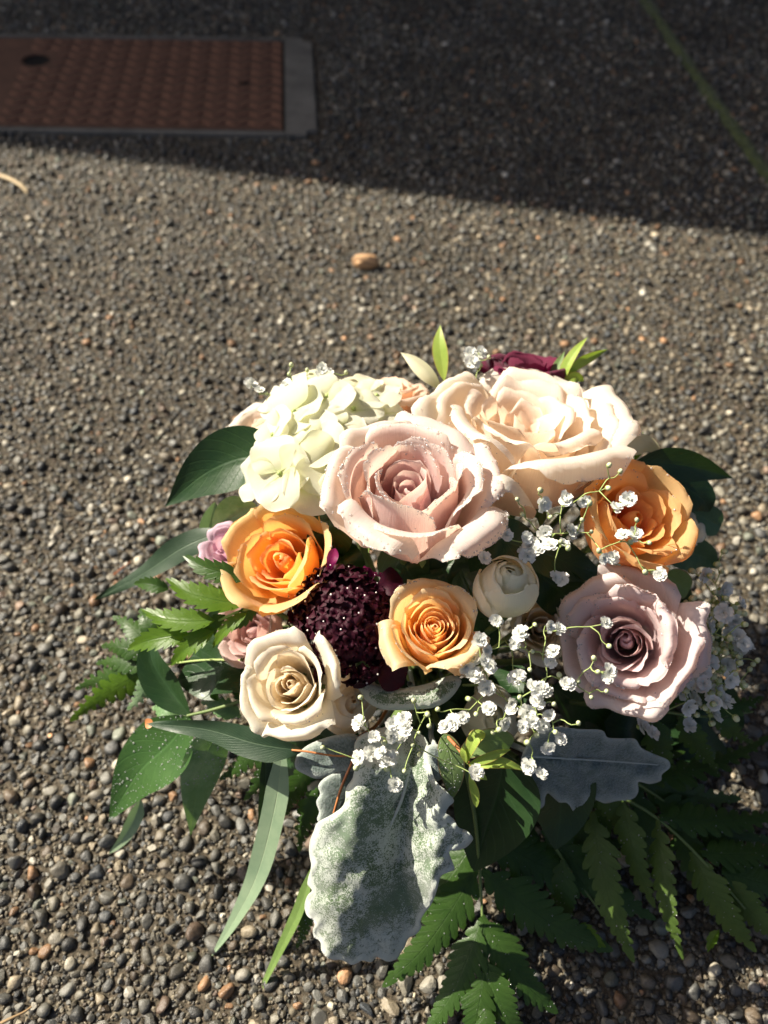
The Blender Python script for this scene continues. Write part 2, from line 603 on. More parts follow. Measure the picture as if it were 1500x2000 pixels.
def build_lid():
    k = NT('rusty_iron')
    co = k.coord('Object')
    c = k.ramp(k.noise(14, 5, 0.65, co), [(0.3, (0.19, 0.088, 0.052)), (0.6, (0.26, 0.120, 0.070)), (0.8, (0.24, 0.145, 0.10))])
    c = k.mix(k.ramp(k.noise(160, 3, 0.6, co), [(0.45, 0.0), (0.75, 0.6)]), c, (0.07, 0.035, 0.022))
    rust = k.done(k.principled(c, 0.75, 0.35, k.bump(k.noise(500, 3, 0.6, co), 0.4, 0.001)))
    k = NT('dirt_shade_iron')  # recess dirt, darkened so shade between the tread bars sits in the colour
    co = k.coord('Object')
    c = k.ramp(k.noise(30, 5, 0.65, co), [(0.3, (0.095, 0.052, 0.034)), (0.7, (0.15, 0.078, 0.050))])
    dirt_shade = k.done(k.principled(c, 0.85, 0.3, k.bump(k.noise(500, 3, 0.6, co), 0.4, 0.001)))
    k = NT('frame_concrete')
    co = k.coord('Object')
    c = k.ramp(k.noise(20, 5, 0.7, co), [(0.3, (0.10, 0.095, 0.082)), (0.7, (0.19, 0.18, 0.155))])
    conc = k.done(k.principled(c, 0.85, 0.3, k.bump(k.noise(300, 4, 0.7, co), 0.4, 0.001)))
    k = NT('painted_gap_shade')  # near-black colour stands in for shade inside the recess and lifting hole
    gap_shade = k.done(k.principled((0.012, 0.011, 0.010), 0.9, 0.2))
    t = thing('utility_cover', lidp(LID_LEN / 2, LID_W / 2), 'rust brown utility box cover with raised tread in a grey concrete frame', 'utility cover')
    L, W = LID_LEN, LID_W
    f = lambda x, y, z: lidp(x, y, z)
    bm = bmesh.new()
    box_bm(bm, -0.052, -0.004, -0.018, W + 0.016, -0.02, 0.005, f)
    box_bm(bm, L + 0.004, L + 0.05, -0.018, W + 0.016, -0.02, 0.005, f)
    box_bm(bm, -0.004, L + 0.004, -0.018, -0.004, -0.02, 0.0048, f)
    box_bm(bm, -0.004, L + 0.004, W + 0.004, W + 0.016, -0.02, 0.0048, f)
    bmesh.ops.recalc_face_normals(bm, faces=bm.faces)
    ver = [e for e in bm.edges if abs(e.verts[0].co.z - e.verts[1].co.z) > .02 and min(lid_ab(v.co)[0] for v in e.verts) < -0.04]
    bmesh.ops.bevel(bm, geom=ver, offset=0.016, segments=5, affect='EDGES')
    bm_obj('frame', bm, conc, t, 0.0012)
    bm = bmesh.new()
    box_bm(bm, -0.004, L + 0.004, -0.004, W + 0.004, -0.015, 0.001, f)
    bm_obj('gap_shade', bm, gap_shade, t)
    # plate with a round lifting hole: ring of quads round the hole
    def inv(p):
        return lid_ab(p)
    hx, hy = inv(G(72, 122))
    sx, sy = inv(G(477, 168))
    bm = bmesh.new()
    N, R = 32, 0.024
    z = 0.004
    rect = []
    for i in range(N):
        a = 2 * math.pi * i / N
        dx, dy = math.cos(a), math.sin(a)
        s = min(((L - hx) if dx > 0 else hx) / max(abs(dx), 1e-6), ((W - hy) if dy > 0 else hy) / max(abs(dy), 1e-6))
        rect.append((hx + dx * s, hy + dy * s))
    corners = [(L, W), (0, W), (0, 0), (L, 0)]
    for cx, cy in corners:
        i = min(range(N), key=lambda q: (rect[q][0] - cx) ** 2 + (rect[q][1] - cy) ** 2)
        rect[i] = (cx, cy)
    top = [bm.verts.new(f(x, y, z)) for x, y in rect]
    ring = [bm.verts.new(f(hx + R * math.cos(2 * math.pi * i / N), hy + R * math.sin(2 * math.pi * i / N), z)) for i in range(N)]
    low = [bm.verts.new(f(hx + R * math.cos(2 * math.pi * i / N), hy + R * math.sin(2 * math.pi * i / N), 0.0014)) for i in range(N)]
    skirt = [bm.verts.new(f(x, y, 0.0014)) for x, y in rect]
    for i in range(N):
        j = (i + 1) % N
        bm.faces.new((top[i], top[j], ring[j], ring[i]))
        bm.faces.new((ring[i], ring[j], low[j], low[i]))
        bm.faces.new((top[j], top[i], skirt[i], skirt[j]))
    bm_obj('cover_plate', bm, dirt_shade, t)
    # tread bars in a chevron
    bm = bmesh.new()
    for zz, s in ((0.0, 1.0), (0.0032, 0.6)):
        for i in range(10):
            a = 2 * math.pi * i / 10
            bm.verts.new((0.0118 * s * math.cos(a) , 0.0030 * s * math.sin(a), zz))
    bm.verts.ensure_lookup_table()
    for i in range(10):
        j = (i + 1) % 10
        bm.faces.new([bm.verts[q] for q in (i, j, 10 + j, 10 + i)])
    bm.faces.new([bm.verts[10 + q] for q in range(10)])
    me = bpy.data.meshes.new('tread_bar')
    bm.to_mesh(me); bm.free()
    me.materials.append(rust)
    ang0 = math.atan2(LE1.y, LE1.x)
    nx, ny = 25, 11
    px, py = 0.43 / nx, W / ny
    for i in range(nx):
        for j in range(ny):
            x, y = (i + 0.5) * px, (j + 0.5) * py
            if math.hypot(x - hx, y - hy) < R + 0.009: continue
            o = link('tread_bar', me, t, None, False)
            o.location = lidp(x, y, 0.0038) - t.location
            o.rotation_euler = (0, 0, ang0 + math.radians(34 if i % 2 else -34))
    # keyhole slot: near-black block on the plate, recess shade put into its colour
    bm = bmesh.new()
    box_bm(bm, sx - 0.008, sx + 0.008, sy - 0.005, sy + 0.005, 0.0043, 0.0058, f)
    bm_obj('keyhole', bm, gap_shade, t, 0.0006)
    # worn pale scrape on the near side of the frame
    return t


build_lid()


# ---- loose tan stone and a curl of dry straw on the driveway
def build_stone():
    k = NT('tan_stone')
    co = k.coord('Object')
    c = k.ramp(k.noise(120, 4, 0.6, co), [(0.3, (0.44, 0.25, 0.12)), (0.7, (0.58, 0.36, 0.19))])
    m = k.done(k.principled(c, 0.7, 0.4, k.bump(k.noise(500, 3, 0.6, co), 0.4, 0.001)))
    d = gdepth(512)
    s = d / FPX
    base = G(716, 524, 0.0)
    bm = bmesh.new()
    # faceted wedge: blunt left end, longer rounded right end
    pts = [(-27, 0, 3), (-15, -9, 0), (10, -9, 0), (24, -2, 2), (20, 10, 0), (-18, 10, 0), (-29, -3, 22), (-20, 11, 24), (-3, -9, 15),
           (18, -5, 22), (27, 4, 15), (14, 12, 22), (-8, 2, 29), (10, 3, 28), (-16, -9, 9)]
    for p in pts: bm.verts.new([q * s for q in p])
    bmesh.ops.convex_hull(bm, input=list(bm.verts))
    for v in [v for v in bm.verts if not v.link_faces]: bm.verts.remove(v)
    bmesh.ops.bevel(bm, geom=list(bm.edges), offset=2.4 * s, segments=3, affect='EDGES')
    for v in bm.verts:
        v.co = Vector(v.co) + base + Vector((0, 0, 0.0008))
    for f in bm.faces: f.smooth = True
    o = bm_obj('loose_stone', bm, m, None)
    tag(o, 'smooth tan stone lying loose on the driveway beyond the bouquet, casting a short shadow', 'stone')
    k = NT('dry_straw')
    m = k.done(k.with_translucent(k.principled((0.55, 0.42, 0.24), 0.6, 0.4), (0.5, 0.38, 0.2), 0.2))
    mb = MB()
    line = catmull([G(-30, 336, 0.006), G(8, 345, 0.009), G(38, 360, 0.010), G(55, 378, 0.006)], 24)
    S = np.array([0.25, 0.95, 0.2]) * 0.0028
    w = np.linspace(-1, 1, 5)
    prof = np.sqrt(np.clip(1 - np.linspace(-0.7, 1, 24) ** 6, 0.05, 1))[:, None, None]
    V = line[:, None, :] + w[None, :, None] * S * prof + (1 - w ** 2)[None, :, None] * np.array([0, 0, 0.001])
    mb.add(V.reshape(-1, 3), grid_faces(24, 5))
    o = link('straw', mb.mesh('straw', [m]), None)
    sm = o.modifiers.new('thick', 'SOLIDIFY'); sm.thickness = 0.0004
    tag(o, 'curled pale dry straw on the driveway at the left edge below the rusty cover', 'straw')
    # a fallen dry needle, brown-orange, left of the bouquet, and a twig in the lower corner
    k = NT('dry_twig')
    m2 = k.done(k.principled((0.30, 0.11, 0.05), 0.7, 0.3))
    k = NT('pale_twig')
    m3 = k.done(k.principled((0.28, 0.19, 0.10), 0.75, 0.3))
    for name, pts, r, m, lab in (
        ('dry_needle', [G(222, 1123, 0.006), G(238, 1110, 0.0075), G(255, 1097, 0.006)], 0.0011, m2,
         'short rusty brown dry needle lying on the pebbles left of the bouquet'),
        ('twig', [G(-20, 2010, 0.006), G(15, 1992, 0.008), G(45, 1978, 0.006), G(62, 1966, 0.005)], 0.0012, m3,
         'thin pale brown twig on the pebbles in the lower left corner')):
        mb = MB()
        v, q = tube(catmull(pts, 12), r, r * 0.5, 6)
        mb.add(v, q)
        o = link(name, mb.mesh(name, [m]), None)
        tag(o, lab, 'twig')


build_stone()


# ---- the house wall that shades the far part of the driveway
def build_wall():
    k = NT('painted_siding')
    co = k.coord('Object')
    c = k.mix(k.noise(6, 4, 0.6, co), (0.16, 0.165, 0.17), (0.21, 0.215, 0.22))
    m = k.done(k.principled(c, 0.7, 0.3))
    e0, e1 = G(0, 286), G(1500, 468)
    d = (e1 - e0); d.z = 0; d.normalize()
    nn = Vector((-d.y, d.x, 0))
    mid = (e0 + e1) / 2
    back = 0.90
    perp = SUN_TRAVEL.dot(nn)                  # negative: the light comes over the wall towards the camera
    H = back * (-SUN_TRAVEL.z) / (-perp)
    t = thing('house_wall', mid + nn * (back + 0.1), 'grey clapboard house wall beyond the driveway that throws the straight shadow', 'wall')
    f = lambda x, y, z: mid + d * x + nn * (back + y) + Vector((0, 0, z))
    bm = bmesh.new()
    box_bm(bm, -7, 7, 0.03, 0.2, -0.1, H - 0.06, f)
    bm_obj('wall_core', bm, m, t)
    nb = 14
    for i in range(nb):
        bm = bmesh.new()
        z0, z1 = (H - 0.06) * i / nb, (H - 0.06) * (i + 1) / nb - 0.004
        vs = [bm.verts.new(f(x, y, z)) for x in (-7, 7) for (y, z) in ((0.0, z0), (0.028, z0), (0.028, z1), (0.016, z1))]
        for fc in ((0, 1, 2, 3), (7, 6, 5, 4), (0, 4, 5, 1), (1, 5, 6, 2), (2, 6, 7, 3), (3, 7, 4, 0)):
            bm.faces.new([vs[q] for q in fc])
        bm_obj('siding_board', bm, m, t)
    bm = bmesh.new()
    box_bm(bm, -7.05, 7.05, 0.0, 0.24, H - 0.055, H, f)
    bm_obj('coping', bm, m, t)


build_wall()


# ================================================================== PLANT MATERIALS
def mat_petal(name, inner, outer, green=(0.42, 0.44, 0.22), trans=0.30, rim=None, trans_tint=(1.0, 0.92, 0.8), blush=None, rough=0.55):
    """petal: colour runs from the heart of the bloom (tone 0) to its outer petals (tone 1), greenish at the claw, veined"""
    k = NT(name)
    tone = k.attr('tone')
    uv = k.n('UVMap').outputs[0]
    u, v = k.sep(uv)[0:2]
    co = k.coord('Object')
    mot = k.noise(70, 4, 0.6, co)
    tt = k.math('ADD', k.math('MULTIPLY', tone, 0.8), k.math('MULTIPLY', k.math('SUBTRACT', v, 0.55), 0.45))
    tt = k.math('ADD', tt, k.math('MULTIPLY', k.math('SUBTRACT', mot, 0.5), 0.35), clamp=True)
    c = k.mix(tt, inner, outer)
    if rim is not None:
        c = k.mix(k.ramp(v, [(0.86, 0.0), (1.0, 0.75)]), c, rim)
    if blush is not None:
        c = k.mix(k.ramp(k.noise(38, 4, 0.6, co), [(0.5, 0.0), (0.75, 0.55)]), c, blush)
    vein = k.noise(1.0, 4, 0.6, k.mapping(uv, (85, 3.5, 1)))
    c = k.mix(k.ramp(vein, [(0.35, 0.20), (0.65, 0.0)]), c, k.mix(1.0, c, (0.84, 0.74, 0.68), 'MULTIPLY'))
    c = k.mix(k.ramp(v, [(0.05, 1.0), (0.30, 0.0)]), c, green)
    # tiny brown bruises near the edge of the outer petals
    br = k.math('MULTIPLY', k.ramp(k.noise(170, 3, 0.7, co), [(0.70, 0.0), (0.80, 0.6)]), k.ramp(v, [(0.6, 0.0), (1.0, 1.0)]))
    c = k.mix(k.math('MULTIPLY', br, tone), c, (0.42, 0.28, 0.14))
    h = k.math('ADD', k.math('MULTIPLY', vein, 0.8), k.math('MULTIPLY', k.noise(420, 3, 0.6, co), 0.45))
    nb = k.bump(h, 0.36, 0.0008)
    sh = k.principled(c, rough, 0.35, nb, sheen=0.12)
    return k.done(k.with_translucent(sh, k.mix(1.0, c, trans_tint, 'MULTIPLY'), trans + 0.12, nb))


def mat_leaf(name, c0, c1, rough=0.4, trans=0.18, tcol=None, vein=None, veins=14, vamt=0.5, drops=0.0, bloom=None, edge=None, spec=0.32, under=None):
    """leaf blade: mottled, lighter midrib and side veins from its UVs, waxy"""
    k = NT(name)
    uv = k.n('UVMap').outputs[0]
    s = k.sep(uv)
    u, v = s[0], s[1]
    co = k.coord('Object')
    c = k.mix(k.ramp(k.noise(60, 4, 0.65, co), [(0.3, 0.0), (0.7, 1.0)]), c0, c1)
    au = k.math('ABSOLUTE', k.math('SUBTRACT', u, 0.5))
    h = k.noise(500, 3, 0.6, co)
    if vein is not None:
        mid = k.ramp(au, [(0.0, 1.0), (0.035, 0.0)])
        ph = k.math('SUBTRACT', k.math('MULTIPLY', v, float(veins)), k.math('MULTIPLY', au, veins * 0.55))
        w = k.math('ABSOLUTE', k.math('SUBTRACT', k.math('FRACT', ph), 0.5))
        side = k.math('MULTIPLY', k.ramp(w, [(0.0, 1.0), (0.09, 0.0)]), 0.45)
        vv = k.math('MAXIMUM', mid, side)
        c = k.mix(k.math('MULTIPLY', vv, vamt), c, vein)
        h = k.math('SUBTRACT', k.math('MULTIPLY', h, 0.5), k.math('MULTIPLY', vv, 0.9))
    if bloom is not None:
        c = k.mix(k.ramp(k.noise(34, 5, 0.7, co), [(0.42, 0.0), (0.7, 0.7)]), c, bloom)
    if edge is not None:
        c = k.mix(k.ramp(au, [(0.44, 0.0), (0.49, 0.8)]), c, edge)
    n = k.bump(h, 0.35, 0.0006)
    r = k.ramp(k.noise(90, 3, 0.6, co), [(0.3, rough * 0.75), (0.7, min(1.0, rough * 1.3))])
    sh = k.principled(c, r, spec, n)
    t = k.mix(1.0, c, tcol or (1.6, 1.9, 0.55), 'MULTIPLY')
    return k.done(k.with_translucent(sh, t, trans, n))


def mat_felt():
    """white felt over green, worn through in patches"""
    k = NT('silver_felt')
    co = k.coord('Object')
    s = k.sep(k.n('UVMap').outputs[0])
    big = k.noise(30, 3, 0.6, co)
    fine = k.noise(1150, 2, 0.8, co)
    mid = k.noise(330, 3, 0.7, co)
    m = k.math('ADD', k.math('MULTIPLY', big, 0.95), k.math('ADD', k.math('MULTIPLY', fine, 0.95), k.math('MULTIPLY', mid, 0.55)))
    m = k.math('ADD', m, k.math('MULTIPLY', k.ramp(s[0], [(0.0, 0.8), (0.22, 0.0)]), 0.55))   # felt stays on the rim
    cov = k.math('MULTIPLY', k.math('SUBTRACT', m, 1.18), 10.0, clamp=True)
    c = k.mix(cov, (0.06, 0.115, 0.03), (0.48, 0.52, 0.45))
    c = k.mix(k.ramp(k.noise(12, 2, 0.5, co), [(0.4, 0.0), (0.7, 0.35)]), c, (0.45, 0.52, 0.50))
    n = k.bump(k.math('ADD', k.math('MULTIPLY', cov, 0.5), k.math('MULTIPLY', fine, 0.6)), 0.55, 0.0010)
    sh = k.principled(c, 0.95, 0.1, n, sheen=0.5)
    return k.done(k.with_translucent(sh, k.mix(1.0, c, (0.9, 1.0, 0.6), 'MULTIPLY'), 0.12, n))


def mat_felt_plain():
    k = NT('shaded_grey_felt')  # darkened copy of the silver felt, shade put into the colour
    co = k.coord('Object')
    fine = k.noise(700, 3, 0.75, co)
    c = k.ramp(k.noise(70, 4, 0.6, co), [(0.3, (0.13, 0.17, 0.165)), (0.7, (0.24, 0.285, 0.27))])
    c = k.mix(k.ramp(fine, [(0.38, 0.85), (0.58, 0.0)]), c, (0.07, 0.11, 0.085))
    c = k.mix(k.ramp(k.sep(k.n('UVMap').outputs[0])[0], [(0.0, 0.95), (0.10, 0.35), (0.28, 0.0)]), c, (0.48, 0.53, 0.49))
    n = k.bump(fine, 0.9, 0.0012)
    return k.done(k.with_translucent(k.principled(c, 0.95, 0.1, n, sheen=0.5), c, 0.10, n))


def mat_drop():
    k = NT('water')
    tr = k.n('BsdfTransparent')
    gl = k.n('BsdfGlossy')
    gl.inputs['Roughness'].default_value = 0.12
    tl = k.n('BsdfTranslucent')
    tl.inputs[0].default_value = (0.95, 0.95, 0.95, 1)
    df = k.n('BsdfDiffuse')
    df.inputs[0].default_value = (0.95, 0.95, 0.95, 1)
    fr = k.n('Fresnel')
    fr.inputs['IOR'].default_value = 1.45
    m0 = k.n('MixShader'); m0.inputs[0].default_value = 0.5
    k.l(tl.outputs[0], m0.inputs[1]); k.l(df.outputs[0], m0.inputs[2])
    m1 = k.n('MixShader'); m1.inputs[0].default_value = 0.42  # white mixed in stands for sun refracted through the bead
    k.l(tr.outputs[0], m1.inputs[1]); k.l(m0.outputs[0], m1.inputs[2])
    mx = k.n('MixShader')
    k.l(k.math('ADD', k.math('MULTIPLY', fr.outputs[0], 0.55), 0.03), mx.inputs[0])
    k.l(m1.outputs[0], mx.inputs[1])
    k.l(gl.outputs[0], mx.inputs[2])
    return k.done(mx.outputs[0])


def mat_plain(name, c0, c1, rough=0.5, trans=0.0, scale=150, spec=0.4, sheen=0.0):
    k = NT(name)
    co = k.coord('Object')
    c = k.mix(k.noise(scale, 3, 0.6, co), c0, c1)
    sh = k.principled(c, rough, spec, k.bump(k.noise(scale * 4, 3, 0.6, co), 0.25, 0.0006), sheen=sheen)
    return k.done(k.with_translucent(sh, c, trans) if trans else sh)


M_PINK = mat_petal('dusty_pink_petal', (0.68, 0.42, 0.46), (0.90, 0.79, 0.74), rim=(0.92, 0.86, 0.78), trans=0.36)
M_CREAM = mat_petal('cream_petal', (0.92, 0.79, 0.68), (0.93, 0.87, 0.78), trans=0.38)
M_IVORY = mat_petal('ivory_petal', (0.92, 0.82, 0.64), (0.92, 0.89, 0.78), trans=0.36, rim=(0.88, 0.84, 0.72))
M_ORANGE = mat_petal('apricot_petal', (0.96, 0.50, 0.10), (0.96, 0.66, 0.30), trans=0.42, trans_tint=(1.0, 0.88, 0.6), green=(0.85, 0.66, 0.34), rim=(0.90, 0.66, 0.34))
M_APRICOT = mat_petal('peach_apricot_petal', (1.0, 0.56, 0.17), (1.0, 0.68, 0.33), trans=0.50, trans_tint=(1.0, 0.9, 0.7), green=(0.88, 0.72, 0.44))
M_ORANGE2 = mat_petal('orange_petal', (1.0, 0.55, 0.12), (0.96, 0.80, 0.54), trans=0.38, rim=(0.88, 0.74, 0.46), trans_tint=(1, 0.88, 0.6), green=(0.80, 0.70, 0.44))
M_MAUVE = mat_petal('mauve_petal', (0.68, 0.46, 0.51), (0.87, 0.77, 0.75), trans=0.32, blush=(0.74, 0.58, 0.61))
M_LILAC = mat_petal('lilac_petal', (0.66, 0.40, 0.58), (0.78, 0.58, 0.70), trans=0.36)
M_DUSK = mat_petal('pale_pink_petal', (0.68, 0.45, 0.45), (0.78, 0.58, 0.56), trans=0.32)
M_PEACH = mat_petal('peach_petal', (0.86, 0.58, 0.44), (0.87, 0.70, 0.57), trans=0.38)
M_WHITE = mat_petal('white_petal', (0.86, 0.87, 0.62), (0.91, 0.91, 0.78), trans=0.32)
M_BURG = mat_petal('burgundy_petal', (0.10, 0.004, 0.026), (0.14, 0.006, 0.04), green=(0.06, 0.01, 0.015), trans=0.15, trans_tint=(1, 0.5, 0.8), rough=0.8)
M_HYD = mat_petal('hydrangea_petal', (0.83, 0.84, 0.62), (0.87, 0.86, 0.77), green=(0.74, 0.78, 0.48), trans=0.40, trans_tint=(1, 1, 0.90))
M_DROP = mat_drop()
M_STEM = mat_plain('green_stem', (0.09, 0.14, 0.04), (0.16, 0.22, 0.07), 0.5, 0.0)
M_GSTEM = mat_plain('thread_stem', (0.26, 0.35, 0.10), (0.40, 0.48, 0.18), 0.55, 0.0)
M_SEPAL = mat_plain('sepal_green', (0.10, 0.17, 0.04), (0.18, 0.25, 0.07), 0.55, 0.15)
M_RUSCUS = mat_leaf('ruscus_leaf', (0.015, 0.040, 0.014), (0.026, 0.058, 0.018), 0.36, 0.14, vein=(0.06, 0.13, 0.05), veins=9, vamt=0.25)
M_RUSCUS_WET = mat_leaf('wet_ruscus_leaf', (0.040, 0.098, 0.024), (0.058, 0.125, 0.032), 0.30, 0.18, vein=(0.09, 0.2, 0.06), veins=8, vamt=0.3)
M_RUSCUS_PALE = mat_leaf('pale_ruscus_leaf', (0.10, 0.20, 0.075), (0.16, 0.27, 0.12), 0.36, 0.18, vein=(0.2, 0.3, 0.15), veins=8, vamt=0.3, bloom=(0.34, 0.42, 0.28))
M_EUC = mat_leaf('eucalyptus_leaf', (0.018, 0.040, 0.020), (0.030, 0.058, 0.029), 0.46, 0.10, vein=(0.08, 0.13, 0.07), veins=22, vamt=0.55)
M_EUC_PALE = mat_leaf('pale_eucalyptus_leaf', (0.22, 0.32, 0.20), (0.30, 0.40, 0.25), 0.5, 0.2, tcol=(1.1, 1.3, 0.7), vein=(0.38, 0.45, 0.28), veins=24, vamt=0.35)
M_EUC_GREEN = mat_leaf('olive_eucalyptus_leaf', (0.12, 0.20, 0.05), (0.17, 0.26, 0.075), 0.45, 0.2, vein=(0.24, 0.32, 0.12), veins=22, vamt=0.35)
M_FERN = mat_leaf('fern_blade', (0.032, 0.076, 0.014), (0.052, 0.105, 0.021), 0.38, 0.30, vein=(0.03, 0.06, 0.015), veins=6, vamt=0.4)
M_FERN_LIT = mat_leaf('sunlit_fern_blade', (0.075, 0.15, 0.012), (0.11, 0.20, 0.02), 0.38, 0.45, tcol=(1.7, 1.8, 0.4), vein=(0.05, 0.12, 0.02), veins=6, vamt=0.35)  # lit copy of fern_blade: backlight painted as a brighter, yellower green
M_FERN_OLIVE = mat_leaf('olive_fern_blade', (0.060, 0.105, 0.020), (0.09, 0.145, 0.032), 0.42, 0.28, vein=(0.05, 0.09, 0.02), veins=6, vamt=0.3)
M_SHOOT = mat_leaf('young_shoot_leaf', (0.26, 0.38, 0.06), (0.36, 0.47, 0.10), 0.4, 0.32, tcol=(1.2, 1.3, 0.5), vein=(0.45, 0.5, 0.2), veins=10, vamt=0.3, edge=(0.42, 0.22, 0.08))
M_ROUND = mat_leaf('round_leaf', (0.14, 0.22, 0.075), (0.20, 0.29, 0.11), 0.45, 0.2, vein=(0.24, 0.32, 0.16), veins=8, vamt=0.25, edge=(0.30, 0.16, 0.10))
M_GREYLEAF = mat_leaf('grey_green_leaf', (0.05, 0.105, 0.06), (0.08, 0.145, 0.085), 0.5, 0.15, vein=(0.12, 0.2, 0.12), veins=8, vamt=0.25)
M_FELT, M_FELT2 = mat_felt(), mat_felt_plain()
M_GYP = mat_plain('gypsophila_petal', (0.78, 0.79, 0.74), (0.84, 0.84, 0.80), 0.7, 0.25, 400, 0.25)
M_GCAL = mat_plain('gypsophila_calyx', (0.22, 0.30, 0.08), (0.34, 0.40, 0.14), 0.6, 0.1, 400)
M_GBUD = mat_plain('gypsophila_bud', (0.52, 0.58, 0.30), (0.66, 0.68, 0.46), 0.6, 0.1, 500)
M_SCAB = mat_plain('dark_floret', (0.016, 0.0008, 0.005), (0.050, 0.0022, 0.015), 0.55, 0.12, 300, 0.22)
M_SCAB_LIT = mat_plain('lit_floret', (0.16, 0.006, 0.065), (0.24, 0.012, 0.10), 0.45, 0.3, 300)  # lit copy of dark_floret, its glints put into the colour
M_PIN = mat_plain('pale_anther', (0.74, 0.66, 0.66), (0.80, 0.76, 0.72), 0.6, 0.0, 500)
M_REDSTEM = mat_plain('red_stem', (0.42, 0.12, 0.05), (0.46, 0.22, 0.07), 0.45, 0.0)

BASE = G(815, 1415)                     # where the gathered stems stand on the driveway


def stem_line(start, direction, k=0):
    """a curved stem from a bloom down to the gathered foot of the bouquet"""
    a = 2.399 * k
    foot = BASE + Vector((0.022 * math.cos(a), 0.022 * math.sin(a), 0.0))
    bind = BASE + Vector((0.012 * math.cos(a + 2.5), 0.012 * math.sin(a + 2.5), 0.075))
    p1 = start + direction * 0.03
    return [start, p1, (p1 + bind) / 2 + Vector((0, 0, -0.004)), bind, foot]


STEMN = [0]


def add_stem(t, start, direction, r=0.0022, mat=None):
    STEMN[0] += 1
    mb = MB()
    v, q = tube(catmull(stem_line(start, direction, STEMN[0]), 16), r, r * 1.05, 6)
    mb.add(v, q)
    return link('stem', mb.mesh('stem', [mat or M_STEM]), t)


def add_drops(t, pts, nor, rad, name='water_drops', squash=0.6):
    """beads of water standing on a surface"""
    if len(pts) == 0: return
    pts, nor, rad = np.asarray(pts), np.asarray(nor), np.asarray(rad)
    iv, ifc = ICO1
    n = len(pts)
    ref = np.tile(np.array([0.3, 0.5, 0.8]), (n, 1))
    S = nrm(np.cross(nor, ref))
    T = np.cross(nor, S)
    V = pts[:, None, :] + rad[:, None, None] * (iv[None, :, 0:1] * S[:, None] + iv[None, :, 1:2] * T[:, None] + squash * (iv[None, :, 2:3] + 0.35) * nor[:, None])
    F = (ifc[None] + (np.arange(n) * len(iv))[:, None, None]).reshape(-1, 3)
    o = link(name, mesh_np(name, V.reshape(-1, 3), F, None, None, True, [M_DROP]), t)
    tag(o, None, None, None, 'stuff')
    return o


# ================================================================== ROSES
def petal_surface(rb, rt, h, rl, zl, W, cf, phi, R, seed, nu=15, nv=17, roll=0.25, ruffle=0.03, r0=0.06, round_=0.22, tipk=0.0, spiral=0.10, lip=0.0, tilt=0.0):
    """one petal in bloom space (axis +z, base at origin), sizes relative to the bloom radius R.
    The centre line runs base -> belly (rb) -> top (rt, h) -> lip (rl, zl); W is the half width, cf > 1 makes it flatter across."""
    rr = random.Random(seed)
    u = np.linspace(-1, 1, nu)[None, :]
    v = 1 - (1 - np.linspace(0, 1, nv)[:, None]) ** 1.45
    sd = rr.uniform(0, 50)
    au = np.abs(u)
    ve = v * (1 - round_ * au ** 2.6 + tipk * (1 - au) ** 2)
    ve = ve + 0.014 * v ** 6 * (np.sin(12.7 * u + sd) + np.sin(22.3 * u + 2 * sd) * 0.7)
    ctl = [(r0, 0.0), (rb * 0.80, 0.16 * h), (rb, 0.48 * h), (rt, 0.88 * h), ((rt + rl) / 2 + 0.25 * (rl - rt), max(h, zl) * 0.985), (rl, zl)]
    line = catmull(ctl, 80)
    seg = np.concatenate([[0], np.cumsum(np.linalg.norm(np.diff(line, axis=0), axis=1))])
    seg /= seg[-1]
    vv = np.clip(ve, 0, 1)
    r = np.interp(vv, seg, line[:, 0])
    z = np.interp(vv, seg, line[:, 1])
    over = np.maximum(ve - 1, 0)
    z = z + over * h * 0.6
    # the edges roll outwards and down near the top
    e = au ** 4 * np.clip((v - 0.35) / 0.65, 0, 1) ** 1.5
    r = r + roll * e * 0.55
    z = z - roll * e * 0.45
    w = W * (0.30 + 0.70 * np.sin(np.pi / 2 * np.clip(ve / 0.62, 0, 1)))
    rho = np.maximum(r * cf, 0.05)
    s = u * w
    a = s / rho
    # the thin rim rolls back on itself
    lp = np.clip((v - 0.87) / 0.13, 0, 1) * (0.55 + 0.45 * np.sin(2.3 * u + sd))
    r = r + lip * lp ** 1.2
    z = z - lip * 0.75 * lp ** 2.4
    # spiral overlap: one edge tucks inside the next petal
    r = r * (1 + spiral * u * (1 - 0.4 * v))
    ru = ruffle * v ** 3 * (np.sin(u * (4.2 + 2 * rr.random()) + sd) + 0.6 * np.sin(u * 9.5 + sd * 1.7)) * (0.3 + au)
    lump = 0.014 * (np.sin(3.1 * u + 4 * v + sd) + np.sin(5.3 * v - 2.1 * u + 2 * sd)) * v
    r2 = r + lump + ru * 0.6
    z = z + ru
    x = (r2 - rho) + rho * np.cos(a)
    y = rho * np.sin(a)
    ca, sa = math.cos(phi), math.sin(phi)
    # each petal leans a little its own way
    ta, tb = rr.gauss(0, tilt), rr.gauss(0, tilt)
    x, z = x * math.cos(ta) - z * math.sin(ta), z * math.cos(ta) + x * math.sin(ta)
    y, z = y * math.cos(tb) - z * math.sin(tb), z * math.cos(tb) + y * math.sin(tb)
    V = np.stack([x * ca - y * sa, x * sa + y * ca, z], -1) * R
    return V, np.broadcast_to(u, x.shape), np.broadcast_to(v, x.shape)


def frame_from_axis(ax, spin=0.0):
    z = Vector(ax).normalized()
    x = RGT - z * RGT.dot(z)
    if x.length < 0.1:
        x = UPV - z * UPV.dot(z)
    x.normalize()
    y = z.cross(x)
    M = Matrix((x, y, z)).transposed()
    return M @ Matrix.Rotation(spin, 3, 'Z')


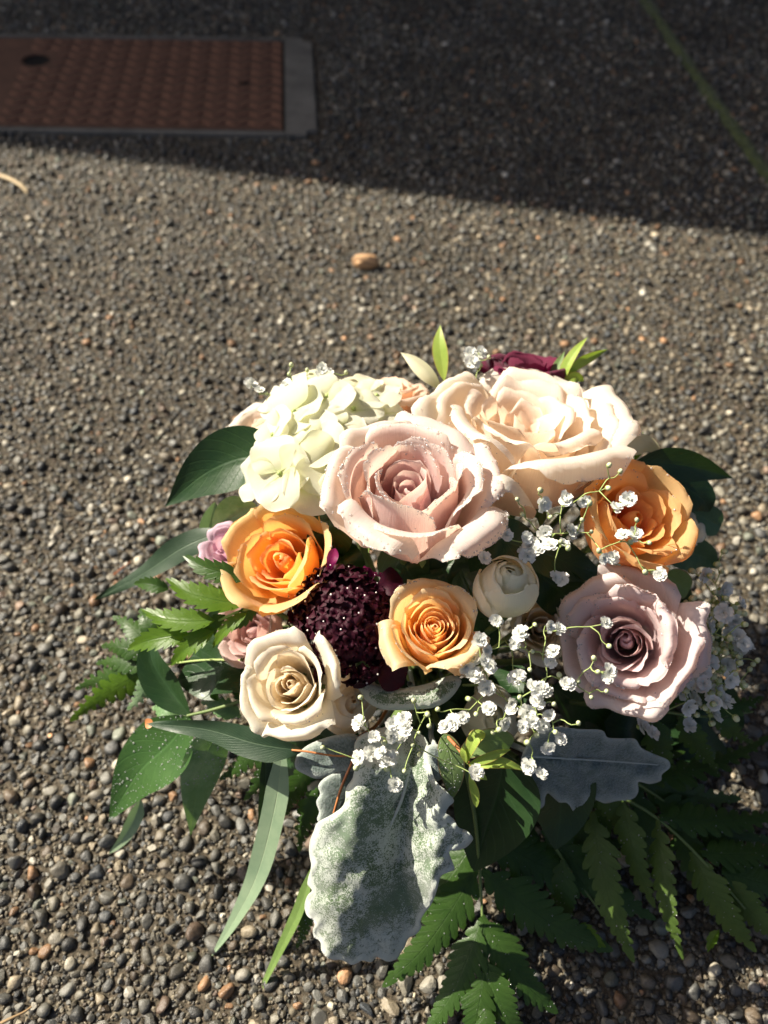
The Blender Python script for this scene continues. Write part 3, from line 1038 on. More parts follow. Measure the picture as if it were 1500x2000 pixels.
def rose(name, label, px, py, d, Rpx, axis, rings, mat, seed, hcen=0.95, spin=0.0, drops=0, drop_from=0.6, group='roses in the bouquet',
         cat='rose', sepals=5, rmul=1.0, stem=True, drop_r=(0.0003, 0.0008), lip=0.032, tilt=0.05):
    """rings: list of (count, rb, rt, h, rl, zl, W, cf, roll, ruffle) from the heart outwards; (px,py) is the middle of the rim"""
    R = Rpx * d / FPX
    ax = camvec(*axis)
    M = frame_from_axis(ax, spin)
    rim = P(px, py, d)
    org = rim - ax * (hcen * R)
    t = thing(name, org, label, cat, group)
    rr = random.Random(seed)
    Mn = np.array(M)
    on = np.array(org)
    phi = rr.uniform(0, 6.28)
    nring = len(rings)
    dp, dn = [], []
    for k, ring in enumerate(rings):
        cnt, rb, rt, h, rl, zl, W, cf, roll, ruf = ring[:10]
        angs = cnt if isinstance(cnt, (list, tuple)) else None
        for i in range(len(angs) if angs else cnt):
            phi = math.radians(angs[i]) if angs else phi + 2 * math.pi / cnt + rr.uniform(-0.2, 0.2)
            j = lambda a, s=0.06: a * (1 + rr.uniform(-s, s))
            V, u, v = petal_surface(j(rb), j(rt), j(h, 0.035), j(rl), j(zl, 0.05), j(W, 0.1), cf, phi, R, rr.random(),
                                    nu=13 if k < 3 else 21, nv=15 if k < 3 else 25, lip=lip * min(1, k / 3) * rr.uniform(0.4, 1.5), tilt=tilt * (0.5 if k < 2 else 1), roll=0.8 * roll * rr.uniform(0.4, 1.4), ruffle=ruf,
                                    tipk=rr.uniform(0, 0.06) if k > 1 else 0)
            n, m = V.shape[:2]
            Vw = V.reshape(-1, 3) @ Mn.T + on
            tone = np.full(n * m, min(1.0, max(0.0, (k + rr.uniform(-0.35, 0.35)) / max(1, nring - 1))))
            uv = np.stack([(u.ravel() + 1) / 2, v.ravel()], -1)
            me = mesh_np('petal', Vw, grid_faces(n, m), uv, {'tone': tone}, True, [mat])
            link('petal', me, t)
            if drops and k >= nring * drop_from - 0.5:
                Vg = Vw.reshape(n, m, 3)
                du = np.gradient(Vg, axis=1)
                dv = np.gradient(Vg, axis=0)
                N = nrm(np.cross(du, dv))
                up = np.array(CAMP - rim)
                nn = int(0.7 * drops * rr.uniform(0.4, 1.4))
                for _ in range(nn):
                    a = int(n * (1 - abs(rr.gauss(0, 0.12)))) if rr.random() < 0.93 else rr.randrange(n)
                    a = min(n - 2, max(int(n * 0.3), a))
                    b = rr.randrange(m - 1)
                    fu, fv = rr.random(), rr.random()
                    p = (Vg[a, b] * (1 - fu) * (1 - fv) + Vg[a, b + 1] * fu * (1 - fv) + Vg[a + 1, b] * (1 - fu) * fv + Vg[a + 1, b + 1] * fu * fv)
                    q = N[a, b]
                    if q @ up < 0: q = -q
                    dp.append(p); dn.append(q)
    if dp:
        rad = np.clip(np.exp(np.array([rr.gauss(math.log(drop_r[0] * 1.35), 0.42) for _ in dp])), drop_r[0] * 0.7, drop_r[1])
        add_drops(t, dp, dn, rad)
    # sepals and stem under the bloom
    if sepals:
        for i in range(sepals):
            a = 2 * math.pi * i / sepals
            V, u, v = petal_surface(0.22, 0.42, 0.25, 0.75, -0.05, 0.10, 2, a, R * 0.8, i, nu=5, nv=8, round_=0.9, r0=0.05)
            n, m = V.shape[:2]
            Vw = (V.reshape(-1, 3) - np.array([0, 0, 0.03 * R])) @ Mn.T + on
            uv = np.stack([(u.ravel() + 1) / 2, v.ravel()], -1)
            link('sepal', mesh_np('sepal', Vw, grid_faces(n, m), uv, None, True, [M_SEPAL]), t)
    if stem:
        add_stem(t, org + ax * 0.02 * R, -ax)
    return t


# (count, rb, rt, h, rl, zl, W, cf, roll, ruffle)
R_OPEN = [  # deep cup, dusty pink centre rose
    (2, .12, .11, .78, .09, .80, .19, 1.0, .00, .00),
    (3, .20, .19, .84, .19, .87, .27, 1.0, .00, .01),
    (3, .31, .30, .93, .31, .97, .38, 1.0, .03, .015),
    (3, .43, .43, 1.0, .45, 1.04, .50, 1.0, .06, .02),
    (4, .54, .56, 1.05, .62, 1.08, .58, 1.0, .12, .02),
    (4, .63, .69, 1.05, .80, 1.03, .66, 1.05, .22, .025),
    ([12, 66, 118, 172, 236, 318], .70, .80, .97, 1.08, .78, .62, 1.2, .40, .03)]
R_FULL = [  # big cream rose, many broad folds
    (3, .12, .13, .84, .16, .86, .22, 1.0, .03, .05),
    (4, .22, .24, .88, .30, .88, .30, 1.0, .08, .06),
    (5, .34, .38, .94, .47, .92, .40, 1.0, .15, .04),
    (5, .47, .53, .98, .66, .92, .50, 1.05, .22, .04),
    (5, .60, .70, 1.0, .86, .88, .58, 1.1, .32, .04),
    (5, .72, .84, .94, 1.06, .74, .66, 1.2, .40, .04)]
R_SPIRAL = [  # tight spiral heart, few opened petals
    (3, .09, .08, .88, .03, .90, .18, 1.0, .0, .0),
    (3, .15, .14, .90, .13, .92, .20, 1.0, .0, .005),
    (3, .23, .21, .94, .20, .96, .28, 1.0, .0, .01),
    (3, .30, .31, .97, .33, .98, .36, 1.0, .03, .012),
    (3, .40, .45, 1.0, .51, 1.0, .48, 1.0, .08, .02),
    (4, .52, .62, 1.02, .74, .98, .58, 1.0, .20, .03),
    (4, .62, .80, .98, 1.02, .82, .70, 1.1, .38, .045)]
R_TIGHT = [  # tall tight cup, fine spiral, pale guard petals
    (3, .08, .07, .93, .02, .95, .16, 1.0, .0, .0),
    (3, .14, .13, .96, .11, .98, .20, 1.0, .0, .0),
    (3, .20, .19, .99, .18, 1.01, .26, 1.0, .0, .005),
    (3, .27, .26, 1.02, .25, 1.04, .32, 1.0, .0, .005),
    (3, .35, .34, 1.05, .34, 1.07, .40, 1.0, .0, .01),
    (3, .44, .44, 1.10, .46, 1.12, .50, 1.0, .04, .01),
    (3, .56, .59, 1.16, .66, 1.18, .64, 1.0, .12, .02),
    (4, .64, .72, 1.14, .88, 1.10, .66, 1.1, .26, .03),
    ([205, 322, 85], .62, .74, .92, 1.04, .50, .52, 1.3, .30, .03)]
R_CUP = [  # half open cup seen into
    (3, .13, .12, .78, .05, .80, .24, 1.0, .0, .02),
    (4, .26, .28, .80, .32, .80, .32, 1.0, .08, .03),
    (4, .40, .42, .90, .48, .92, .44, 1.0, .12, .03),
    (4, .56, .60, 1.0, .68, 1.02, .58, 1.05, .16, .03),
    (5, .72, .80, 1.02, .95, .98, .68, 1.1, .28, .03)]
R_OLD = [  # blown mauve rose, ragged ranks of petals
    (3, .12, .10, .76, .04, .80, .24, 1.0, .0, .02),
    (4, .20, .18, .82, .15, .86, .32, 1.0, .0, .03),
    (5, .31, .32, .85, .36, .88, .40, 1.0, .06, .045),
    (5, .46, .53, .86, .64, .84, .48, 1.05, .18, .05),
    (6, .58, .70, .84, .86, .74, .54, 1.1, .22, .05),
    (6, .68, .86, .74, 1.08, .50, .62, 1.25, .30, .055)]
R_BUD = [
    (3, .20, .16, 1.50, .05, 1.62, .32, 1.0, .0, .01),
    (3, .48, .34, 1.44, .10, 1.60, .60, 1.0, .0, .02),
    (3, .76, .58, 1.34, .24, 1.57, .88, 1.0, .01, .03),
    (3, .94, .82, 1.18, .46, 1.48, 1.02, 1.0, .03, .035),
    (2, 1.01, .96, .86, .84, 1.10, .85, 1.0, .04, .04)]


# ================================================================== THE BOUQUET: BLOOMS
rose('rose', 'large dusty pink rose with pale beaded rim at the centre of the bouquet', 802, 935, 0.383, 168, (0.03, 0.64, 0.77), R_OPEN, M_PINK, 3,
     drops=110, drop_from=0.45, drop_r=(0.00032, 0.0009))
rose('rose', 'huge cream rose with broad folded petals, right behind the pink rose', 1035, 803, 0.437, 200, (0.05, 0.80, 0.60), R_FULL, M_CREAM, 8, tilt=0.055, drops=50, drop_from=0.6)
rose('rose', 'apricot orange rose on the right edge under the dark leaf', 1258, 1003, 0.408, 126, (0.30, 0.38, 0.87), R_CUP, M_APRICOT, 12, tilt=0.02, drops=10, drop_from=0.7)
rose('rose', 'bright orange rose on the left beside the lilac bud', 537, 1082, 0.424, 124, (-0.30, 0.42, 0.85), R_CUP, M_ORANGE, 21, drops=12, drop_from=0.7)
rose('rose', 'small orange spiral rose with pale outer petals below the pink rose', 848, 1215, 0.384, 106, (0.0, 0.50, 0.87), R_TIGHT, M_ORANGE2, 5, tilt=0.02, hcen=1.12, drops=25, drop_from=0.75)
rose('rose', 'small ivory rose at the lower left of the dark scabious', 563, 1334, 0.390, 108, (-0.16, 0.30, 0.93), R_SPIRAL, M_IVORY, 15, drops=12, drop_from=0.6)
rose('rose', 'blown mauve rose with ragged petals on the lower right', 1220, 1255, 0.400, 132, (-0.36, 0.14, 0.92), R_OLD, M_MAUVE, 31, drops=45, drop_from=0.5, tilt=0.09)
rose('rose', 'closed creamy white rosebud between the orange rose and the mauve rose', 993, 1128, 0.385, 66, (-0.05, 0.55, 0.83), R_BUD, M_WHITE, 41, lip=.06, hcen=1.25)
rose('rose', 'small lilac rosebud peeping out left of the bright orange rose', 436, 1068, 0.455, 58, (-0.35, 0.45, 0.8), R_SPIRAL, M_LILAC, 43, hcen=0.95)
rose('rose', 'pale pink rose half hidden above the ivory rose on the left', 478, 1235, 0.455, 78, (-0.5, 0.1, 0.85), R_CUP, M_DUSK, 45)
rose('rose', 'cream rose at the far left behind the hydrangea and the dark leaf', 505, 812, 0.495, 84, (-0.45, 0.75, 0.45), R_CUP, M_CREAM, 47)
rose('rose', 'flat peach rose at the back edge behind the hydrangea', 735, 765, 0.505, 98, (-0.05, 0.92, 0.35), R_OPEN, M_PEACH, 49)
rose('rose', 'velvety burgundy rose at the back behind the cream rose', 1030, 712, 0.505, 86, (0.1, 0.9, 0.35), R_OPEN, M_BURG, 51)
rose('rose', 'closed white rose tucked under the dark scabious beside the ivory rose', 685, 1368, 0.430, 64, (0.25, 0.25, 0.93), R_BUD, M_IVORY, 53, hcen=1.1)
rose('rose', "greenish white rose under the white baby's breath at the bottom of the dome", 962, 1402, 0.43, 60, (0.05, 0.15, 0.98), R_BUD, M_WHITE, 55, hcen=1.1)
rose('rose', 'pale cream rose deep between the white rosebud and the mauve rose', 1062, 1225, 0.445, 72, (0.0, 0.2, 0.98), R_CUP, M_IVORY, 57)
rose('rose', 'creamy white rose showing at the right behind the apricot rose', 1330, 1010, 0.485, 66, (0.55, 0.45, 0.7), R_CUP, M_WHITE, 59)


# ================================================================== FOLIAGE
def prof_ovate(t): return np.sin(np.pi * np.clip(t, 0, 1) ** 0.72) ** 0.85
def prof_lance(t): return np.sin(np.pi * np.clip(t, 0, 1) ** 0.80) ** 1.05
def prof_strap(t): return np.clip(t / 0.22, 0, 1) ** 0.7 * np.clip((1.0 - t) / 0.55, 0, 1) ** 0.75
def prof_round(t): return np.sqrt(np.clip(1 - (2 * np.clip(t, 0, 1) - 1) ** 2, 0, 1)) ** 0.9
def prof_spat(t): return np.sin(np.pi * np.clip(t, 0, 1) ** 1.6) ** 0.75 + 0.08 * (1 - t)
def prof_fern(t): return np.clip(t / 0.16, 0, 1) ** 0.8 * np.clip(1.04 - t, 0, 1) ** 0.72


def blade_mesh(name, spine, hw, prof, mat, roll=0.0, twist=0.0, fold=0.25, cup=0.0, n=26, m=9, teeth=0, cut=0.3, wave=0.0, seed=0, normal=None, lobes=None):
    """leaf blade along a 3-D line; hw = greatest half width in metres; roll turns it about its midrib, twist adds turn towards the tip"""
    rr = random.Random(seed)
    line = catmull(spine, n)
    T = nrm(np.gradient(line, axis=0))
    hint = nrm(np.array(CAMP)[None] - line) if normal is None else np.tile(nrm(np.array(list(normal), float)), (n, 1))
    S = nrm(np.cross(T, hint))
    N = np.cross(S, T)
    t = np.linspace(0, 1, n)
    ang = (math.radians(roll) + math.radians(twist) * t)[:, None]
    S, N = S * np.cos(ang) + N * np.sin(ang), N * np.cos(ang) - S * np.sin(ang)
    w = hw * prof(t)
    u = np.linspace(-1, 1, m)
    au = np.abs(u)
    V = np.zeros((n, m, 3))
    ph = rr.uniform(0, 6.3)
    for side in (-1, 1):
        sel = (u * side > 0) | (u == 0)
        ww = w.copy()
        sh = np.zeros(n)
        if teeth:
            fr = np.mod(t * teeth + (0.0 if side < 0 else 0.5), 1.0)
            ww = w * (1 - cut * (1 - fr ** 0.7))
            sh = fr * 0.35 / teeth
        L = np.linalg.norm(np.diff(line, axis=0), axis=1).sum()
        for j in np.nonzero(sel)[0]:
            wave_h = wave * hw * np.sin(t * 11 + ph + side) * au[j] ** 2
            V[:, j] = line + S * (math.cos(fold) * u[j] * ww)[:, None] + N * (math.sin(fold) * au[j] * ww + cup * au[j] ** 2 * ww + wave_h)[:, None] \
                + T * (sh * L * au[j] ** 2)[:, None]
    uv = np.stack([np.tile((u + 1) / 2, n), np.repeat(t, m)], -1)
    return mesh_np(name, V.reshape(-1, 3), grid_faces(n, m), uv, None, True, [mat]), V


def leaf(parent, pts, hwpx, prof, mat, name='leaf', **kw):
    dm = sum(p[2] for p in pts) / len(pts)
    me, V = blade_mesh(name, [P(*p) for p in pts], hwpx * dm / FPX, prof, mat, **kw)
    return link(name, me, parent), V


def drops_on(t, V, count, seed, rmin=0.0004, rmax=0.0011, vlo=0.05, vhi=0.95):
    rr = random.Random(seed)
    n, m = V.shape[:2]
    N = nrm(np.cross(np.gradient(V, axis=1), np.gradient(V, axis=0)))
    ps, ns, rs = [], [], []
    for _ in range(count):
        a = min(n - 2, int(n * rr.uniform(vlo, vhi)))
        b = rr.randrange(m - 1)
        fu, fv = rr.random(), rr.random()
        ps.append(V[a, b] * (1 - fu) * (1 - fv) + V[a, b + 1] * fu * (1 - fv) + V[a + 1, b] * (1 - fu) * fv + V[a + 1, b + 1] * fu * fv)
        q = N[a, b]
        if q @ (np.array(CAMP) - V[a, b]) < 0: q = -q
        ns.append(q)
        rs.append(rmin * math.exp(abs(rr.gauss(0, 0.55))))
    add_drops(t, ps, ns, np.clip(rs, rmin, rmax))


def px_tube(parent, pts, r0, r1, mat, name='stem', n=18, sides=6):
    mb = MB()
    v, q = tube(catmull([P(*p) for p in pts], n), r0, r1, sides)
    mb.add(v, q)
    return link(name, mb.mesh(name, [mat]), parent)


def tail(t, p, direction=None, mat=None, r=0.0016):
    """the hidden part of a stem, down into the gathered foot"""
    return add_stem(t, Vector(p), Vector(direction or (BASE + Vector((0, 0, 0.05)) - Vector(p))).normalized(), r, mat)


GF = 'foliage sprays in the bouquet'

# ---- ruscus
t = thing('ruscus_spray', P(480, 930, 0.475), 'broad dark glossy leaf sticking out left below the hydrangea', 'leaf spray', GF)
leaf(t, [(560, 905, .455), (480, 893, .462), (400, 925, .470), (322, 990, .482)], 62, prof_lance, M_RUSCUS, roll=-12, fold=0.16, cup=0.15, seed=1)
leaf(t, [(500, 985, .46), (455, 1010, .465), (415, 1040, .47)], 42, prof_ovate, M_RUSCUS_PALE, roll=10, seed=2)
tail(t, P(560, 905, .455), mat=M_STEM)

t = thing('ruscus_spray', P(480, 1380, .45), 'ruscus spray at the lower left with a droplet covered leaf and a pale one', 'leaf spray', GF)
px_tube(t, [(560, 1330, .45), (480, 1365, .452), (420, 1385, .456), (366, 1398, .462)], .0014, .0009, M_STEM)
leaf(t, [(372, 1398, .463), (330, 1345, .468), (297, 1290, .470), (291, 1222, .474)], 40, prof_lance, M_RUSCUS, roll=25, fold=0.5, seed=3)
o, V = leaf(t, [(372, 1400, .462), (330, 1452, .468), (268, 1512, .474), (212, 1605, .482)], 64, prof_lance, M_RUSCUS_WET, roll=-14, fold=0.10, cup=0.1, seed=4)
drops_on(t, V, 220, 5, 0.00022, 0.0008)
o, V = leaf(t, [(440, 1412, .458), (405, 1470, .464), (385, 1545, .470), (372, 1632, .478)], 42, prof_lance, M_RUSCUS_PALE, roll=18, fold=0.12, cup=-0.1, seed=6)
drops_on(t, V, 120, 7, 0.00026, 0.0006, 0.1, 0.6)
leaf(t, [(505, 1335, .455), (440, 1300, .462), (395, 1315, .466), (345, 1330, .472)], 72, prof_ovate, M_RUSCUS, roll=-20, fold=0.15, seed=8)
tail(t, P(560, 1330, .45), mat=M_STEM)

t = thing('ruscus_spray', P(1250, 930, .46), 'dark pointed leaves reaching out right above the apricot rose', 'leaf spray', GF)
px_tube(t, [(1180, 960, .465), (1230, 930, .468), (1260, 915, .47)], .0014, .001, M_STEM)
leaf(t, [(1236, 905, .468), (1300, 905, .474), (1365, 915, .482), (1432, 934, .494)], 34, prof_lance, M_RUSCUS, roll=-6, fold=0.2, cup=0.1, seed=9)
leaf(t, [(1255, 930, .480), (1330, 950, .485), (1372, 975, .49), (1386, 1000, .495)], 38, prof_ovate, M_RUSCUS, roll=20, seed=10)
leaf(t, [(1330, 990, .492), (1362, 1005, .495), (1390, 1020, .499), (1408, 1028, .502)], 30, prof_round, M_GREYLEAF, roll=5, seed=11)
leaf(t, [(1300, 1090, .49), (1340, 1080, .495), (1375, 1088, .50), (1398, 1110, .505)], 36, prof_ovate, M_GREYLEAF, roll=-15, seed=12)
leaf(t, [(1300, 1120, .475), (1325, 1140, .48), (1345, 1155, .485)], 28, prof_round, M_ROUND, roll=15, seed=13)
tail(t, P(1180, 960, .465), mat=M_STEM)

t = thing('ruscus_spray', P(1000, 1560, .43), 'large dark leaf hanging low behind the young green shoot', 'leaf spray', GF)
leaf(t, [(985, 1470, .425), (975, 1540, .435), (950, 1620, .445), (925, 1702, .455)], 86, prof_ovate, M_RUSCUS, roll=-8, fold=0.12, cup=0.05, seed=14)
leaf(t, [(1060, 1450, .435), (1090, 1520, .445), (1095, 1590, .455), (1085, 1660, .46)], 70, prof_ovate, M_RUSCUS, roll=14, seed=15)
tail(t, P(985, 1470, .425), mat=M_STEM)

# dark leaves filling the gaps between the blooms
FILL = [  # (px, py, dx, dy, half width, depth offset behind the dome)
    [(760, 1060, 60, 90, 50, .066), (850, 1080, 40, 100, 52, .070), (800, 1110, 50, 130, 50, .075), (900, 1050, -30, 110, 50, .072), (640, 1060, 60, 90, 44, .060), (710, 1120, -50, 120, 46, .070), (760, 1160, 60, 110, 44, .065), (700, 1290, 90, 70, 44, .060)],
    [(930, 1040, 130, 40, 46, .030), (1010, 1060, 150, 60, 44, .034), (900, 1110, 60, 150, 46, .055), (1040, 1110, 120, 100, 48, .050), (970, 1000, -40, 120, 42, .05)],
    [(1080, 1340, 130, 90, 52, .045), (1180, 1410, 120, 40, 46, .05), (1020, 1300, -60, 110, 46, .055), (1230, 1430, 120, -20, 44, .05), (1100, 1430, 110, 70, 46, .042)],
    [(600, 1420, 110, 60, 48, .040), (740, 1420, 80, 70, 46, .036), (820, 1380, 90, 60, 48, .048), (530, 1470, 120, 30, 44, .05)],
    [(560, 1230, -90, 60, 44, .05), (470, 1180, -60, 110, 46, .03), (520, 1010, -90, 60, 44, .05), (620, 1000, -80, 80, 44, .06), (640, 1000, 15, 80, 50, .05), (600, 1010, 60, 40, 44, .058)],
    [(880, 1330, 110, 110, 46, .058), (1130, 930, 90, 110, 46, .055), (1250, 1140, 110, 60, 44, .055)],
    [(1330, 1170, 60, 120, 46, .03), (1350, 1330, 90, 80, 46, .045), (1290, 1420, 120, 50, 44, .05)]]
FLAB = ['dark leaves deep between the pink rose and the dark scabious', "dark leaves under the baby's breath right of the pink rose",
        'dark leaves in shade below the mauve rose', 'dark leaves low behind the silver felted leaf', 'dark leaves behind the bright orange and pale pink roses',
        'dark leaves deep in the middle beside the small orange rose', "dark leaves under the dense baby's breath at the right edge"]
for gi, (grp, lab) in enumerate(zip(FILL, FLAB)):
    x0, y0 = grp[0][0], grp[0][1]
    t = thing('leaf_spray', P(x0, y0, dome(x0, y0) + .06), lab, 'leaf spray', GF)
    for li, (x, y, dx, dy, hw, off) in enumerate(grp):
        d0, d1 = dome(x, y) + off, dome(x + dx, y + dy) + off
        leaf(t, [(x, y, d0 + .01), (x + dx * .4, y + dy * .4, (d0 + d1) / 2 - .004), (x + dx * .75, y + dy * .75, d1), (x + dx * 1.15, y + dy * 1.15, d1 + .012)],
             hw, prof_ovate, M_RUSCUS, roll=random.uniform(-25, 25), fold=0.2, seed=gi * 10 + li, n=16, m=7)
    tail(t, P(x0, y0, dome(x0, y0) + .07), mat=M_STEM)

# ---- eucalyptus
t = thing('eucalyptus_branch', P(690, 1478, .41), 'red stemmed eucalyptus with a long dark leaf lying left and ribbon leaves hanging down', 'eucalyptus', GF)
px_tube(t, [(700, 1440, .425), (692, 1478, .412), (668, 1535, .408), (652, 1588, .412)], .0009, .0007, M_REDSTEM)
px_tube(t, [(690, 1477, .412), (650, 1476, .413), (600, 1468, .414), (570, 1465, .416)], .0006, .0006, M_REDSTEM)
leaf(t, [(592, 1467, .415), (500, 1452, .42), (400, 1424, .432), (285, 1413, .448)], 29, prof_strap, M_EUC, roll=20, fold=0.15, cup=0.08, n=40, wave=0.12, seed=20)
leaf(t, [(300, 1413, .4465), (290, 1413, .4475), (283, 1414, .4485)], 10, prof_round, M_REDSTEM, n=8, m=5, name='leaf_tip')
leaf(t, [(552, 1445, .435), (540, 1560, .445), (505, 1700, .460), (462, 1790, .470), (413, 1868, .479)], 24, prof_strap, M_EUC_PALE, roll=-18, fold=0.12, n=44, seed=21)
leaf(t, [(520, 1450, .438), (518, 1540, .448), (512, 1620, .456), (508, 1680, .464)], 13, prof_strap, M_EUC, roll=15, fold=0.3, n=30, seed=22)
leaf(t, [(612, 1690, .445), (585, 1775, .455), (540, 1870, .468), (493, 1968, .472)], 13, prof_strap, M_EUC_GREEN, roll=-30, fold=0.2, n=36, seed=23)
leaf(t, [(275, 1560, .49), (262, 1600, .496), (240, 1640, .50), (212, 1668, .506)], 15, prof_strap, M_EUC_PALE, roll=10, n=24, seed=24)
tail(t, P(700, 1440, .425), mat=M_REDSTEM, r=0.0011)

t = thing('eucalyptus_branch', P(400, 1060, .48), 'long dark curved eucalyptus leaf arching left over the pebbles beside the lilac bud', 'eucalyptus', GF)
leaf(t, [(440, 1035, .475), (360, 1068, .482), (280, 1120, .494), (185, 1172, .515)], 25, prof_strap, M_EUC, roll=-22, fold=0.12, n=40, wave=0.15, seed=25)
leaf(t, [(420, 980, .49), (408, 1030, .494), (398, 1070, .5)], 22, prof_lance, M_EUC_PALE, roll=20, seed=26)
tail(t, P(440, 1035, .475), mat=M_STEM)

t = thing('eucalyptus_branch', P(880, 1480, .40), 'round green eucalyptus leaf beside the young green shoot', 'eucalyptus', GF)
o, V = leaf(t, [(868, 1432, .402), (880, 1480, .400), (885, 1525, .401), (882, 1563, .405)], 27, prof_ovate, M_ROUND, roll=12, fold=0.05, cup=-0.1, seed=27)
drops_on(t, V, 70, 28, 0.00025, 0.0006)
leaf(t, [(900, 1475, .402), (940, 1450, .402), (975, 1446, .405), (1000, 1455, .41)], 26, prof_round, M_ROUND, roll=-16, seed=29)
tail(t, P(868, 1432, .402), mat=M_STEM)

# ---- young bright shoots
t = thing('young_shoot', P(925, 1500, .39), 'bright yellow green young shoot with five narrow leaves below the small orange rose', 'leaf shoot', 'young leafy shoots')
px_tube(t, [(868, 1432, .404), (895, 1462, .398), (915, 1490, .392), (928, 1500, .390)], .0010, .0008, M_REDSTEM)
leaf(t, [(912, 1492, .391), (918, 1465, .386), (930, 1440, .384), (948, 1432, .386)], 15, prof_spat, M_SHOOT, roll=25, fold=0.3, n=18, seed=30)
leaf(t, [(914, 1494, .391), (945, 1482, .386), (975, 1470, .386), (998, 1464, .388)], 11, prof_lance, M_SHOOT, roll=-25, fold=0.35, n=18, seed=31)
leaf(t, [(916, 1497, .391), (950, 1490, .387), (990, 1492, .387), (1030, 1506, .391)], 13, prof_lance, M_SHOOT, roll=15, fold=0.3, n=18, seed=32)
leaf(t, [(918, 1500, .391), (930, 1508, .388), (942, 1516, .387), (952, 1524, .389)], 9, prof_lance, M_SHOOT, roll=10, fold=0.3, n=14, seed=33)
leaf(t, [(917, 1500, .391), (921, 1525, .388), (928, 1550, .389), (930, 1578, .392)], 9, prof_spat, M_SHOOT, roll=-10, fold=0.25, n=18, seed=34)
leaf(t, [(910, 1490, .391), (906, 1470, .388), (905, 1455, .388)], 9, prof_lance, M_SHOOT, roll=40, fold=0.3, n=14, seed=35)
tail(t, P(868, 1432, .404), mat=M_STEM)

t = thing('young_shoot', P(862, 720, .485), 'single upright bright green leaf at the top edge of the bouquet', 'leaf shoot', 'young leafy shoots')
leaf(t, [(868, 745, .488), (862, 700, .486), (858, 665, .486), (860, 634, .488)], 16, prof_lance, M_SHOOT, roll=15, fold=0.2, n=20, seed=36)
tail(t, P(868, 745, .488))

t = thing('young_shoot', P(1100, 745, .49), 'small fan of pale green leaves standing right of the burgundy rose', 'leaf shoot', 'young leafy shoots')
px_tube(t, [(1085, 790, .495), (1098, 760, .493), (1112, 728, .492)], .0010, .0007, M_GSTEM)
leaf(t, [(1100, 752, .493), (1105, 720, .490), (1125, 685, .489), (1148, 658, .492)], 12, prof_lance, M_SHOOT, roll=30, fold=0.3, n=18, seed=37)
leaf(t, [(1108, 735, .492), (1130, 710, .489), (1160, 694, .490), (1188, 682, .494)], 11, prof_lance, M_SHOOT, roll=-20, fold=0.3, n=18, seed=38)
leaf(t, [(1096, 755, .494), (1086, 730, .493), (1092, 708, .494), (1103, 686, .496)], 11, prof_lance, M_ROUND, roll=10, n=16, seed=39)
leaf(t, [(1100, 748, .492), (1118, 738, .489), (1130, 738, .489), (1140, 745, .491)], 12, prof_ovate, M_SHOOT, roll=-10, n=14, seed=40)
leaf(t, [(1240, 900, .49), (1246, 880, .49), (1250, 862, .491), (1256, 844, .493)], 10, prof_lance, M_FERN_LIT, n=14, seed=41)
tail(t, P(1085, 790, .495))


